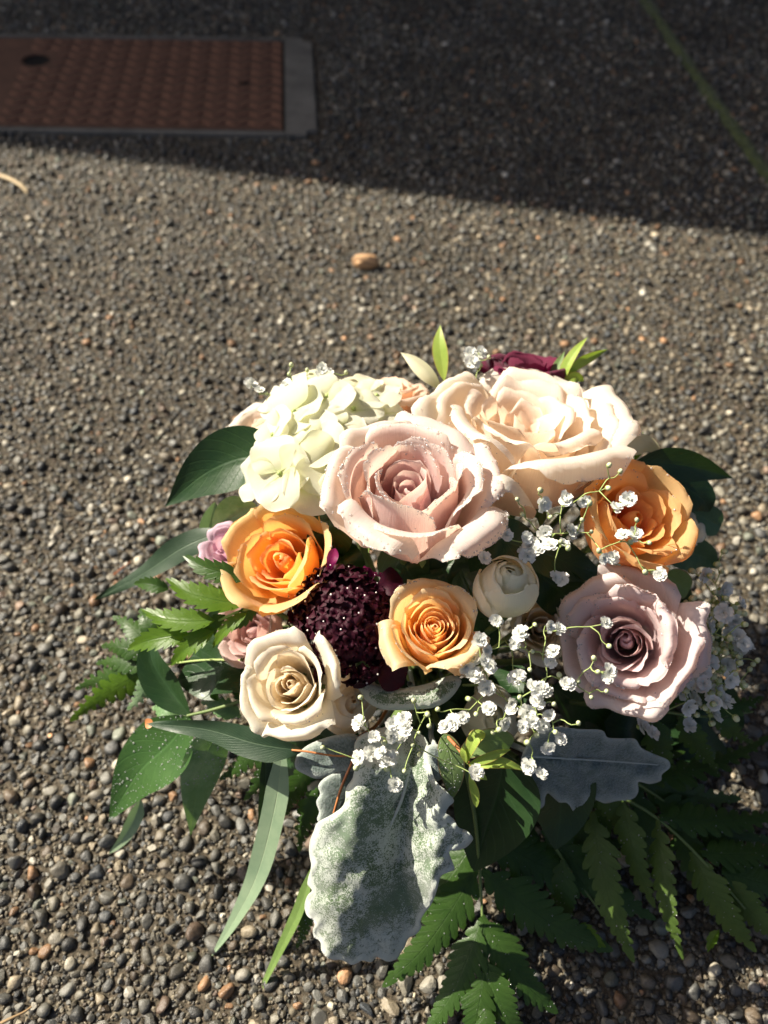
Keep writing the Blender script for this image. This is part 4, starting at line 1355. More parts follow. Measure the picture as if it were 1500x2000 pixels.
# ---- leatherleaf fern
def pinna_mesh(name, spine, hw, mat, nl=8, seed=0, roll=0.0, droop=0.25, ang=52):
    """a leaflet cut into slanting toothed lobes along its midrib"""
    rr = random.Random(seed)
    n = 40
    line = catmull(spine, n)
    T = nrm(np.gradient(line, axis=0))
    hint = nrm(np.array(CAMP)[None] - line)
    S = nrm(np.cross(T, hint)); N = np.cross(S, T)
    a = math.radians(roll)
    S, N = S * math.cos(a) + N * math.sin(a), N * math.cos(a) - S * math.sin(a)
    L = np.linalg.norm(np.diff(line, axis=0), axis=1).sum()
    at = lambda A, t: np.array([np.interp(t, np.linspace(0, 1, n), A[:, k]) for k in range(3)])
    mb = MB()
    # winged midrib and terminal lobe
    tt = np.linspace(0, 1, 20)
    wv = hw * (0.16 + 0.12 * np.sin(np.pi * tt)) * np.clip((1.02 - tt) * 8, 0, 1)
    V = np.stack([[at(line, q) + at(S, q) * s * w + at(N, q) * (-0.0006 * abs(s)) for s in (-1, 0, 1)] for q, w in zip(tt, wv)])
    mb.add(V.reshape(-1, 3), grid_faces(20, 3), np.stack([np.tile([0.2, 0.5, 0.8], 20), np.repeat(tt, 3)], -1))
    for i in range(nl):
        for side in (-1, 1):
            q = (i + (0.35 if side > 0 else 0.65)) / nl
            q = 0.04 + 0.93 * q
            size = float(prof_fern(np.array([q]))[0]) * hw * rr.uniform(0.9, 1.1)
            if size < hw * 0.12: continue
            th = math.radians(ang - 16 * q)
            base, s0, n0, t0 = at(line, q), at(S, q), at(N, q), at(T, q)
            D = math.sin(th) * side * s0 + math.cos(th) * t0
            D = D / np.linalg.norm(D)
            X = np.cross(n0, D)
            ll = size / math.sin(th)
            lw = min(L / nl * 0.45, ll * 0.40)
            ns, ms = 9, 3
            vv = np.linspace(0, 1, ns)
            wl = lw * np.array([0.75, .98, .86, 1.0, .84, .92, .68, .62, .08])
            bend = -droop * ll * vv ** 2
            G3 = np.stack([[base + D * ll * v + X * w * k + n0 * (b - 0.18 * w * abs(k)) for k in (-1, 0, 1)] for v, w, b in zip(vv, wl, bend)])
            mb.add(G3.reshape(-1, 3), grid_faces(ns, ms), np.stack([np.tile([0.0, 0.5, 1.0], ns), np.repeat(vv, ms)], -1))
    # terminal lobe
    base, s0, n0, t0 = at(line, 0.93), at(S, 0.95), at(N, 0.95), at(T, 0.97)
    vv = np.linspace(0, 1, 7)
    wl = hw * 0.22 * np.array([.9, 1, .85, .8, .6, .45, .05])
    G3 = np.stack([[base + t0 * L * 0.12 * v + s0 * w * k for k in (-1, 0, 1)] for v, w in zip(vv, wl)])
    mb.add(G3.reshape(-1, 3), grid_faces(7, 3), np.stack([np.tile([0.0, 0.5, 1.0], 7), np.repeat(vv, 3)], -1))
    return mb.mesh(name, [mat])


def pinna(t, pts, hwpx, mat, nl=8, seed=0, roll=0.0, droop=0.2, ang=52):
    dm = sum(p[2] for p in pts) / len(pts)
    o = link('leaflet', pinna_mesh('leaflet', [P(*p) for p in pts], hwpx * dm / FPX, mat, nl, seed, roll, droop, ang), t)
    rr = random.Random(seed)
    vs = [v for v in o.data.vertices if rr.random() < 0.035]
    cam = np.array(CAMP)
    ps = [np.array(v.co) for v in vs]
    for k, v in enumerate(vs):
        q = o.data.vertices[min(len(o.data.vertices) - 1, v.index + 3)].co
        ps[k] = ps[k] + (np.array(q) - ps[k]) * (0.5 * rr.random() if (q - v.co).length < .01 else 0)
    add_drops(o, ps, [np.array(v.normal) * (1 if np.array(v.normal) @ (cam - np.array(v.co)) > 0 else -1) for v in vs], [0.00022 + 0.0003 * rr.random() ** 2 for _ in vs])
    return o


def arc(x0, y0, d0, x1, y1, d1, bow=0.10, lift=0.004):
    """a gently bowed line between two pixels"""
    dx, dy = x1 - x0, y1 - y0
    return [(x0, y0, d0), (x0 + dx * .35 - dy * bow * .8, y0 + dy * .35 + dx * bow * .8, d0 + (d1 - d0) * .35 - lift),
            (x0 + dx * .7 - dy * bow, y0 + dy * .7 + dx * bow, d0 + (d1 - d0) * .7 - lift), (x1, y1, d1)]


GFE = 'fern fronds in the bouquet'
t = thing('fern_frond', P(490, 1190, .44), 'bright sunlit fern leaflets on the left below the lilac bud', 'fern', GFE)
px_tube(t, [(530, 1190, .445), (480, 1190, .440), (420, 1215, .444), (350, 1245, .452), (300, 1262, .46)], .0009, .0006, M_GSTEM)
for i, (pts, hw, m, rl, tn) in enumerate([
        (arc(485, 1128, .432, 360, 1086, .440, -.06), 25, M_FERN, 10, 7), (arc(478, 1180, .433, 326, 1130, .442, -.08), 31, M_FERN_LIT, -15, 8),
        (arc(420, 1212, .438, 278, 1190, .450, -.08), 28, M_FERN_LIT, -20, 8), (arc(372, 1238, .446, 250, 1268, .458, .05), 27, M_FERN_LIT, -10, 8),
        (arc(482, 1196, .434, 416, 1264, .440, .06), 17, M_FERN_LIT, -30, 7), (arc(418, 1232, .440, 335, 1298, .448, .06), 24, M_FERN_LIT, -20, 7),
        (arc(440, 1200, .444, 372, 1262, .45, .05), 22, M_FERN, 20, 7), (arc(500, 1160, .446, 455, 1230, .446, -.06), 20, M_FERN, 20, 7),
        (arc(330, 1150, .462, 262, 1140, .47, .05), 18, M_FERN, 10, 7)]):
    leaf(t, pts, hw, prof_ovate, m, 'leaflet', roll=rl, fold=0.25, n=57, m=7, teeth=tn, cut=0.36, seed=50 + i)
tail(t, P(530, 1190, .445))

t = thing('fern_frond', P(330, 1290, .475), 'fern frond tip spreading over the pebbles at the far left', 'fern', GFE)
px_tube(t, [(470, 1290, .46), (390, 1290, .468), (300, 1305, .48), (230, 1340, .495), (175, 1385, .51)], .0008, .0005, M_GSTEM)
for i, (pts, hw, m, nl) in enumerate([
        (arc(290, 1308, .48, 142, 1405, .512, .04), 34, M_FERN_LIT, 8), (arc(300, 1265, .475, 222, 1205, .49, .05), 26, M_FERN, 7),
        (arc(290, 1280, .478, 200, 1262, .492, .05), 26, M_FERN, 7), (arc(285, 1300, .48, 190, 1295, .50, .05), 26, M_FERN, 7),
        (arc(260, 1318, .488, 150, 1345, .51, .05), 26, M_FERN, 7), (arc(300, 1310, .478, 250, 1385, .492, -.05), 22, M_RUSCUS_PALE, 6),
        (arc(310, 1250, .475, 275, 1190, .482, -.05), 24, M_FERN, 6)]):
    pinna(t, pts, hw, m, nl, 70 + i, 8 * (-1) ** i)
tail(t, P(470, 1290, .46))

t = thing('fern_frond', P(480, 1440, .46), 'small fern leaflets low on the left behind the long dark eucalyptus leaf', 'fern', GFE)
px_tube(t, [(560, 1400, .46), (480, 1420, .465), (400, 1430, .47), (330, 1410, .478)], .0008, .0006, M_GSTEM)
for i, (pts, hw, m, nl) in enumerate([
        (arc(470, 1400, .466, 395, 1372, .475, .05), 24, M_RUSCUS_PALE, 6), (arc(450, 1420, .468, 380, 1470, .478, .05), 22, M_RUSCUS_PALE, 6),
        (arc(350, 1412, .475, 298, 1382, .485, .05), 22, M_RUSCUS_PALE, 6), (arc(520, 1440, .462, 432, 1520, .474, -.05), 28, M_FERN, 7),
        (arc(545, 1450, .46, 480, 1560, .472, -.05), 26, M_FERN, 7), (arc(500, 1380, .465, 450, 1330, .47, .05), 24, M_FERN, 6),
        (arc(600, 1500, .45, 560, 1590, .465, .05), 28, M_FERN, 7), (arc(620, 1540, .45, 585, 1660, .465, .05), 26, M_FERN, 7)]):
    pinna(t, pts, hw, m, nl, 90 + i, 8 * (-1) ** i)
tail(t, P(560, 1400, .46))


def dl(py, lift): return gdepth(min(py, 2100)) - lift


t = thing('fern_frond', P(935, 1620, .44), 'dark fern frond hanging straight down at the bottom middle', 'fern', GFE)
px_tube(t, [(905, 1480, .435), (928, 1600, .44), (938, 1720, dl(1720, .05)), (945, 1860, dl(1860, .035)), (948, 2030, dl(2030, .022))], .0013, .0007, M_STEM)
for i, (a, b, hw, m, nl) in enumerate([
        ((935, 1690), (758, 1918), 46, M_FERN, 9), ((938, 1800), (838, 2005), 42, M_FERN, 9), ((944, 1900), (905, 2060), 36, M_FERN, 8),
        ((940, 1700), (1185, 1852), 50, M_FERN, 10), ((940, 1790), (1082, 1972), 44, M_FERN, 9), ((944, 1870), (1022, 2030), 38, M_FERN, 8),
        ((932, 1620), (1220, 1740), 50, M_FERN, 10), ((930, 1640), (790, 1800), 40, M_FERN, 8), ((946, 1960), (975, 2080), 26, M_FERN, 7),
        ((600, 1760), (580, 1850), 18, M_FERN, 6)]):
    pinna(t, arc(*a, dl(a[1], .052 - .00006 * (a[1] - 1620)), *b, dl(b[1], .018), .05 * (1 if b[0] > a[0] else -1)), hw * 1.05, m, nl + 2, 110 + i, 10 * (-1) ** i, 0.15)
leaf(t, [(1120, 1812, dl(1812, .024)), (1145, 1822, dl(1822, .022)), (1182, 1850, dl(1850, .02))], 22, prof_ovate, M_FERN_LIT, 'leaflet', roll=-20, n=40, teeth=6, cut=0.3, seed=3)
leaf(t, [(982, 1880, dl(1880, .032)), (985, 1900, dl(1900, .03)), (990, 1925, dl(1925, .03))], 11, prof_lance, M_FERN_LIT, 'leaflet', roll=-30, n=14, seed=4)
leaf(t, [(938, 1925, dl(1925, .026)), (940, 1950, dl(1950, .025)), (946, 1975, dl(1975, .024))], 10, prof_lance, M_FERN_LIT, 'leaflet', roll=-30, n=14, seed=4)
tail(t, P(905, 1480, .435))

t = thing('fern_frond', P(1120, 1520, .46), 'wide olive fern frond spreading to the lower right over the pebbles', 'fern', GFE)
px_tube(t, [(1050, 1470, .45), (1160, 1530, dl(1530, .075)), (1272, 1590, dl(1590, .06)), (1360, 1668, dl(1668, .05)), (1455, 1775, dl(1775, .03))], .0012, .0007, M_STEM)
for i, (a, b, hw, m, nl, rl) in enumerate([
        ((1262, 1528), (1500, 1440), 30, M_FERN, 9, 20), ((1288, 1596), (1530, 1590), 34, M_FERN, 9, 20), ((1370, 1666), (1540, 1655), 34, M_FERN, 8, 20),
        ((1410, 1700), (1545, 1730), 40, M_FERN, 7, 15), ((1215, 1560), (1275, 1765), 30, M_FERN_OLIVE, 8, -20), ((1284, 1602), (1330, 1862), 27, M_FERN_OLIVE, 10, -25),
        ((1350, 1664), (1470, 1852), 36, M_FERN_OLIVE, 9, -20), ((1412, 1712), (1530, 1838), 32, M_FERN_OLIVE, 8, -15), ((1156, 1585), (1232, 1866), 38, M_FERN_OLIVE, 10, -15),
        ((1170, 1530), (1245, 1640), 30, M_FERN_OLIVE, 7, -10), ((1130, 1500), (1330, 1470), 30, M_FERN, 8, 15)]):
    la = max(.028, .075 - .00022 * (a[1] - 1530))
    pinna(t, arc(*a, dl(a[1], la), *b, dl(b[1], la * 0.5), .04), hw * 1.1, m, nl + 1, 140 + i, rl, 0.12)
leaf(t, [(1405, 1815, dl(1815, .02)), (1392, 1835, dl(1835, .017)), (1382, 1858, dl(1858, .014))], 12, prof_lance, M_FERN_LIT, 'leaflet', roll=-25, n=24, teeth=4, cut=.3, seed=5)
tail(t, P(1050, 1470, .45))

t = thing('fern_frond', P(1040, 1560, .455), 'shaded fern frond lowest in the dark between the two drooping fronds', 'fern', GFE)
px_tube(t, [(1010, 1480, .455), (1040, 1570, .462), (1100, 1680, dl(1680, .035)), (1180, 1790, dl(1790, .02))], .0011, .0007, M_STEM)
for i, (a, b, hw, nl) in enumerate([((1030, 1560), (1210, 1650), 42, 8), ((1060, 1620), (1270, 1790), 42, 9), ((1040, 1600), (1020, 1760), 38, 8), ((1100, 1680), (1110, 1800), 34, 8),
                                    ((1020, 1520), (880, 1700), 40, 8), ((1130, 1580), (1170, 1740), 36, 8)]):
    pinna(t, arc(*a, dl(a[1], .04), *b, dl(b[1], .016), .05), hw, M_FERN, nl, 170 + i, 8 * (-1) ** i, 0.1)
tail(t, P(1010, 1480, .455))

t = thing('fern_frond', P(1200, 1450, .47), 'fern frond in half shade behind the blue grey felted leaf', 'fern', GFE)
px_tube(t, [(1120, 1440, .455), (1200, 1500, dl(1500, .085)), (1290, 1560, dl(1560, .05)), (1400, 1640, dl(1640, .03))], .0011, .0007, M_STEM)
for i, (a, b, hw, nl) in enumerate([((1180, 1480), (1380, 1500), 36, 8), ((1230, 1520), (1440, 1560), 38, 8), ((1280, 1560), (1500, 1640), 40, 9), ((1200, 1510), (1180, 1640), 34, 8),
                                    ((1250, 1545), (1290, 1700), 38, 8), ((1320, 1590), (1400, 1760), 38, 8), ((1370, 1620), (1520, 1720), 36, 8)]):
    la = max(.02, .075 - .0003 * (a[1] - 1480))
    pinna(t, arc(*a, dl(a[1], la), *b, dl(b[1], la * 0.35), .05), hw, M_FERN, nl, 210 + i, 8 * (-1) ** i, 0.1)
tail(t, P(1120, 1440, .455))

t = thing('fern_frond', P(1330, 1400, .47), "fern leaflets reaching right under the dense baby's breath", 'fern', GFE)
px_tube(t, [(1250, 1380, .46), (1330, 1395, .475), (1400, 1400, .485), (1470, 1390, .495)], .0010, .0006, M_STEM)
for i, (a, b, hw, nl) in enumerate([((1390, 1385), (1488, 1362), 24, 6), ((1330, 1400), (1400, 1500), 30, 7), ((1280, 1400), (1310, 1520), 34, 7), ((1400, 1405), (1470, 1450), 22, 6), ((1290, 1380), (1370, 1300), 26, 6)]):
    pinna(t, arc(*a, .475, *b, .49, .05), hw, M_FERN, nl, 190 + i, 8 * (-1) ** i, 0.15)
tail(t, P(1250, 1380, .46))


# ---- silver felted leaves (outline traced point by point, then domed and creased)
def smooth_loop(pts, per=4):
    p = np.asarray(pts, float)
    n = len(p)
    out = []
    for i in range(n):
        a, b, c, d = p[i - 1], p[i], p[(i + 1) % n], p[(i + 2) % n]
        for k in range(per):
            f = k / per
            out.append(0.5 * (2 * b + (c - a) * f + (2 * a - 5 * b + 4 * c - d) * f ** 2 + (3 * b - a - 3 * c + d) * f ** 3))
    return np.array(out)


def outline_leaf(t, name, pts, depth, mat, step=7.0, thick=0.0004, per=4):
    loop = smooth_loop(pts, per)
    n = len(loop)
    x0, y0 = loop.min(0); x1, y1 = loop.max(0)
    gx, gy = np.meshgrid(np.arange(x0 + step / 2, x1, step), np.arange(y0 + step / 2, y1, step))
    q = np.stack([gx.ravel(), gy.ravel()], -1)
    # inside test and distance to the rim
    a, b = loop, np.roll(loop, -1, 0)
    c = ((a[None, :, 1] > q[:, None, 1]) != (b[None, :, 1] > q[:, None, 1])) & \
        (q[:, None, 0] < (b[None, :, 0] - a[None, :, 0]) * (q[:, None, 1] - a[None, :, 1]) / (b[None, :, 1] - a[None, :, 1] + 1e-9) + a[None, :, 0])
    q = q[c.sum(1) % 2 == 1]
    dist = np.min(np.linalg.norm(q[:, None] - loop[None], axis=2), 1)
    q, dist = q[dist > step * 0.55], dist[dist > step * 0.55]
    allp = [Vector(p) for p in np.vstack([loop, q])]
    r = delaunay_2d_cdt(allp, [(i, (i + 1) % n) for i in range(n)], [], 1, 1e-4)
    vs, fs = r[0], r[2]
    F = np.array([f for f in fs if len(f) == 3])
    xy = np.array([list(v) for v in vs])
    rim = np.min(np.linalg.norm(xy[:, None] - loop[None], axis=2), 1)
    V = np.array([list(P(x, y, depth(x, y, rd))) for (x, y), rd in zip(xy, rim)])
    uv = np.stack([np.clip(rim / 60.0, 0, 1), (xy[:, 1] - y0) / (y1 - y0)], -1)
    o = link(name, mesh_np(name, V, F, uv, None, True, [mat]), t)
    sm = o.modifiers.new('thick', 'SOLIDIFY')
    sm.thickness = thick
    return o


def pw(x, *kv):
    return float(np.interp(x, [k for k, _ in kv], [v for _, v in kv]))


BIG = [(700, 1440), (693, 1490), (690, 1519), (677, 1540), (672, 1572), (650, 1590), (622, 1605), (614, 1622), (606, 1645), (605, 1668), (609, 1690), (603, 1712), (602, 1728), (610, 1738),
       (600, 1750), (596, 1768), (600, 1786), (612, 1797), (615, 1805), (611, 1818), (616, 1832), (626, 1838), (629, 1856), (638, 1868), (652, 1874), (668, 1874), (686, 1883), (698, 1880),
       (708, 1875), (724, 1878), (735, 1868), (745, 1872), (758, 1877), (774, 1872), (782, 1860), (790, 1848), (797, 1832), (812, 1824), (823, 1810), (821, 1800),
       (828, 1785), (843, 1765), (853, 1738), (860, 1712), (876, 1703), (888, 1696), (880, 1676), (878, 1662), (892, 1660), (908, 1655), (919, 1645), (923, 1635), (912, 1623), (896, 1616),
       (887, 1602), (878, 1593), (871, 1588), (876, 1575), (886, 1564), (872, 1545), (852, 1526), (840, 1490), (830, 1440), (770, 1420)]


def big_depth(x, y, rd):
    b = pw(y, (1420, .424), (1500, .409), (1600, .410), (1700, .417), (1800, .430), (1890, .446))
    xc = pw(y, (1500, 806), (1640, 790), (1700, 784), (1790, 806), (1880, 790))      # the sharp crease
    xr = pw(y, (1500, 740), (1600, 700), (1880, 680))                                  # the ridge left of it
    if x > xc:
        h = -0.00034 * (x - xc) if x - xc < 60 else -0.0204 + 0.00003 * (x - xc - 60)
    elif x > xr:
        f = min(1, (xc - x) / max(1, xc - xr))
        h = -0.0155 * (0.75 * f + 0.25 * math.sin(math.pi / 2 * f))
    else:
        h = -0.0155 + 0.0000019 * (xr - x) ** 2
    nz = noise.noise(Vector((x * .024, y * .02, 4)))
    h -= 0.0009 * abs(math.sin((y + 0.8 * abs(x - 735)) * 0.055)) * min(1, rd / 20)      # puckered side veins
    nz2 = noise.noise(Vector((x * .06, y * .045, 7)))
    h += 0.0030 * nz + 0.0014 * nz2
    if rd < 14: h += 0.0016 * math.sin((x + y) * 0.16) * (1 - rd / 14)
    h += 0.0010 * math.exp(-rd / 9.0)
    return b + h


GD = 'silver felted leaves in the bouquet'
t = thing('silver_leaf', P(770, 1430, .42), 'big silver green felted leaf with scalloped edge hanging at the bottom front', 'felted leaf', GD)
outline_leaf(t, 'blade', BIG, big_depth, M_FELT, 6.0)
px_tube(t, [(800, 1500, .4075), (785, 1560, .4045), (768, 1600, .4045), (745, 1650, .408), (722, 1690, .4125)], .0010, .0005, M_FELT2, 'midrib')
LOBE = [(690, 1500), (660, 1508), (634, 1520), (622, 1535), (626, 1550), (618, 1566), (624, 1585), (620, 1602), (640, 1612), (665, 1600), (680, 1570), (690, 1545)]
outline_leaf(t, 'side_lobe', LOBE, lambda x, y, rd: .417 + 0.00006 * (x - 650) + 0.002 * math.exp(-rd / 8), M_FELT2, 7.0)
tail(t, P(770, 1430, .425), mat=M_FELT2)

RIGHT = [(1040, 1440), (1080, 1420), (1130, 1424), (1175, 1426), (1186, 1440), (1210, 1442), (1240, 1443), (1252, 1460), (1280, 1474), (1304, 1484), (1308, 1498), (1292, 1512),
         (1290, 1524), (1268, 1530), (1246, 1526), (1246, 1545), (1234, 1560), (1205, 1563), (1182, 1568), (1165, 1562), (1148, 1560), (1143, 1580), (1134, 1596), (1122, 1588), (1108, 1568),
         (1092, 1566), (1080, 1556), (1070, 1548), (1064, 1556), (1062, 1572), (1052, 1578), (1042, 1562), (1030, 1535), (1022, 1512), (1018, 1480)]
t = thing('silver_leaf', P(1040, 1460, .42), 'blue grey felted leaf with pointed lobes lying to the right below the mauve rose', 'felted leaf', GD)
outline_leaf(t, 'blade', RIGHT, lambda x, y, rd: .412 - 0.0030 * abs(math.sin((x - 0.9 * abs(y - 1482 - .06 * (x - 1030))) * 0.045)) + 0.0040 * math.exp(-abs(y - 1478 - .06 * (x - 1030)) / 10) + 0.0024 * noise.noise(Vector((x * .05, y * .05, 12))) + 0.00010 * (x - 1040) + 0.00021 * (y - 1430) - 0.004 * math.sin((x - 1020) * .022) * 0.5
             + 0.0035 * noise.noise(Vector((x * .03, y * .03, 2))) + 0.003 * math.exp(-rd / 9) - (0.00016 * max(0, 1470 - y)), M_FELT2, 6.5)
px_tube(t, [(1024, 1476, .4205), (1100, 1481, .426), (1180, 1486, .434), (1285, 1494, .446)], .0008, .0003, M_FELT2, 'midrib')
tail(t, P(1035, 1470, .425), mat=M_FELT2)

LEFTL = [(700, 1440), (660, 1436), (610, 1452), (585, 1470), (577, 1488), (580, 1502), (598, 1512), (618, 1520), (640, 1516), (660, 1506), (700, 1500)]
t = thing('silver_leaf', P(690, 1470, .42), 'grey felted leaf tip poking out left under the ivory rose', 'felted leaf', GD)
outline_leaf(t, 'blade', LEFTL, lambda x, y, rd: .414 + 0.00012 * (690 - x) * 0.6 + 0.003 * math.exp(-rd / 9) + 0.002 * noise.noise(Vector((x * .04, y * .04, 1))), M_FELT2, 6.5)
tail(t, P(690, 1470, .42), mat=M_FELT2)

MIDL = [(835, 1460), (850, 1454), (868, 1462), (878, 1480), (878, 1500), (868, 1516), (852, 1524), (842, 1512), (836, 1490)]
t = thing('silver_leaf', P(850, 1460, .405), 'small pale felted leaf lobe between the big silver leaf and the round leaf', 'felted leaf', GD)
outline_leaf(t, 'blade', MIDL, lambda x, y, rd: .399 + 0.00008 * (x - 850) + 0.003 * math.exp(-rd / 7), M_FELT2, 6.0)
tail(t, P(850, 1460, .406), mat=M_FELT2)

UP = [(690, 1318), (712, 1328), (745, 1340), (790, 1345), (840, 1335), (880, 1320), (900, 1330), (880, 1362), (850, 1380), (815, 1384), (780, 1386), (745, 1384), (718, 1370), (704, 1350)]
t = thing('silver_leaf', P(800, 1350, .42), 'silver edged felted leaf curled under the dark scabious and the small orange rose', 'felted leaf', GD)
outline_leaf(t, 'blade', UP, lambda x, y, rd: .412 - 0.00012 * (y - 1340) + 0.004 * math.exp(-rd / 8), M_FELT, 6.0)
tail(t, P(800, 1335, .42), mat=M_FELT2)


# ================================================================== HYDRANGEA, SCABIOUS, BABY'S BREATH
def build_hydrangea():
    t = thing('hydrangea', P(640, 880, .47), 'creamy green hydrangea head with rounded florets left of the pink rose', 'hydrangea')
    rr = random.Random(4)
    spots = [  # px, py, depth, petal length px, axis, spin
        (548, 925, .425, 66, (-.45, .15, .88), 0.3), (602, 862, .430, 62, (-.25, .5, .83), 1.0), (575, 805, .445, 58, (-.45, .5, .74), 0.2), (640, 775, .450, 60, (-.1, .65, .75), 0.7),
        (640, 905, .420, 54, (.0, .2, .97), 0.9), (610, 950, .422, 50, (.2, .0, .97), 0.1), (535, 850, .445, 50, (-.7, .4, .6), 0.5), (690, 800, .447, 52, (.2, .6, .77), 0.4),
        (735, 775, .462, 52, (.1, .75, .6), 1.1), (660, 845, .432, 50, (.1, .5, .85), 0.6), (700, 765, .468, 48, (0, .75, .6), 0.9),
        (500, 930, .445, 42, (-.8, .1, .6), 0.2), (590, 905, .432, 50, (-.3, .2, .9), 0.6), (665, 955, .428, 44, (.4, -.1, .9), 0.4), (545, 790, .462, 46, (-.5, .6, .6), 0.8),
        (605, 745, .470, 44, (-.3, .75, .5), 0.1), (745, 805, .455, 48, (.3, .65, .7), 0.6), (690, 880, .432, 46, (.2, .3, .93), 0.0)]
    for i, (px, py, d, lp, ax, sp) in enumerate(spots):
        c = P(px, py, d)
        M = np.array(frame_from_axis(camvec(*ax), sp))
        L = lp * (1.18 if py > 790 else 1.0) * d / FPX
        mb = MB()
        v, f = ICO1
        mb.add(v * 0.0016 @ M.T + np.array(c) + M[:, 2] * 0.001, f)
        hub = np.array(c) - M[:, 2] * L * 0.9
        vt, q = tube([hub, (hub + np.array(c)) / 2, c], .0008, .0008, 5)
        mb.add(vt, q)
        fl = link('floret', mb.mesh('floret', [M_GSTEM]), t)
        for k in range(4):
            a = k * math.pi / 2 + rr.uniform(-.14, .14)
            ll = L * rr.uniform(0.86, 1.1)
            el = rr.uniform(0.05, 0.5)
            D = M @ np.array([math.cos(a), math.sin(a), 0])
            Z = M[:, 2]
            b = np.array(c)
            lift = (k % 2) * 0.0012
            sp_ = [b + D * ll * .06, b + D * ll * .35 + Z * (ll * .20 * el + lift), b + D * ll * .72 + Z * (ll * .34 * el + lift), b + D * ll + Z * (ll * rr.uniform(-.1, .35) * el + lift)]
            me, V = blade_mesh('petal', sp_, ll * 0.68, lambda tt: prof_round(tt ** 0.86), M_HYD, roll=rr.uniform(-8, 8), fold=rr.uniform(-.05, .10), cup=rr.uniform(-.12, .18), n=13, m=9,
                               wave=rr.uniform(0.02, .08), seed=i * 4 + k, normal=Z)
            a_ = me.attributes.new('tone', 'FLOAT', 'POINT')
            a_.data.foreach_set('value', np.full(len(me.vertices), rr.uniform(0.25, 1.0), np.float32))
            o = link('petal', me, fl)
    tail(t, P(640, 880, .48), r=0.003)


build_hydrangea()


def build_scabious():
    c = P(672, 1213, .415)
    t = thing('scabious', c, 'near black burgundy scabious pincushion flower dotted with tiny white pins', 'scabious')
    M = np.array(frame_from_axis(camvec(-.12, .22, .96)))
    rr = random.Random(9)
    # three floret meshes, each five rounded petals round a throat
    metas = []
    for vnt in range(4):
        mb = MB()
        r2 = random.Random(vnt)
        for k in range(5):
            a = 2 * math.pi * k / 5 + r2.uniform(-.2, .2)
            ln = 1.0 * r2.uniform(.8, 1.25) * (1.35 if k == 0 else 1)
            D = np.array([math.cos(a), math.sin(a), 0]); S = np.array([-math.sin(a), math.cos(a), 0])
            vv = np.linspace(0, 1, 6)
            w = ln * .40 * np.array([.35, .7, 1, 1.05, .85, .35])
            z = np.array([-.5, -.05, .25, .36, .3, .12]) * r2.uniform(.8, 1.3)
            G3 = np.stack([[D * ln * v + S * ww * s + np.array([0, 0, zz + .16 * abs(s)]) for s in (-1, 0, 1)] for v, ww, zz in zip(vv, w, z)])
            mb.add(G3.reshape(-1, 3), grid_faces(6, 3))
        v, q = tube([(0, 0, -1.3), (0, 0, -.7), (0, 0, -.3)], .18, .32, 6)
        mb.add(v, q)
        metas.append((mb.mesh('floret', [M_SCAB]), None))
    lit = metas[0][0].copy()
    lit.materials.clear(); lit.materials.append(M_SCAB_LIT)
    R = 81 * .41 / FPX
    n = 120
    pins, pn = [], []
    for i in range(n):
        f = (i + .5) / n
        th = math.acos(1 - f * 1.12)
        ph = i * 2.39996
        s = R * (1.0 + .08 * rr.gauss(0, 1))
        nl = np.array([math.sin(th) * math.cos(ph), math.sin(th) * math.sin(ph), math.cos(th)])
        loc = np.array([nl[0] * s * 1.16, nl[1] * s * 1.28, nl[2] * s * .62])
        loc = np.array(c) + M @ loc
        o = link('floret', metas[i % 4][0], t, None, False)
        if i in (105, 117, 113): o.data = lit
        zx = Vector(M @ nl)
        q = zx.to_track_quat('Z', 'Y').to_matrix() @ Matrix.Rotation(rr.uniform(0, 6.28), 3, 'Z')
        size = R * (.15 + .09 * f) * rr.uniform(.85, 1.15)
        o.matrix_local = Matrix.Translation(Vector(loc) - c) @ q.to_4x4() @ Matrix.Scale(size, 4)
        if rr.random() < .5:
            tip = loc + np.array(zx) * R * rr.uniform(.10, .2) + np.array([rr.gauss(0, 1) for _ in range(3)]) * R * .03
            pins.append((loc, tip))
    mb = MB()
    for a, b in pins:
        v, q = tube([a, (a + b) / 2, b], .00012, .00010, 4)
        mb.add(v, q, None, 1)
        mb.add(ICO1[0] * .00055 * rr.uniform(.8, 1.2) + b, ICO1[1], None, 0)
    o = link('stamens', mb.mesh('stamens', [M_PIN, M_SCAB_LIT]), t)
    tag(o, None, None, None, 'stuff')
    # dark heart under the florets
    mb = MB()
    mb.add((ICO2[0] * np.array([1.02, 1.12, .5]) * R) @ M.T + np.array(c), ICO2[1])
    link('receptacle', mb.mesh('receptacle', [M_SCAB]), t)
    # broad ray petals at the lower right and the top
    for px, py, x2, y2, hw in ((730, 1290, 790, 1335, 34), (745, 1230, 800, 1250, 26), (735, 1150, 785, 1130, 30), (640, 1120, 655, 1070, 11), (620, 1290, 640, 1330, 24), (700, 1300, 720, 1340, 28)):
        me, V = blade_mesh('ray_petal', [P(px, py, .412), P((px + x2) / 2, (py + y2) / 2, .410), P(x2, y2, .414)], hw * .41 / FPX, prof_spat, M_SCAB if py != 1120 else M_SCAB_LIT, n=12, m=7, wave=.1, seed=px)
        link('ray_petal', me, t)
    tail(t, c - Vector(M[:, 2]) * .01)


build_scabious()

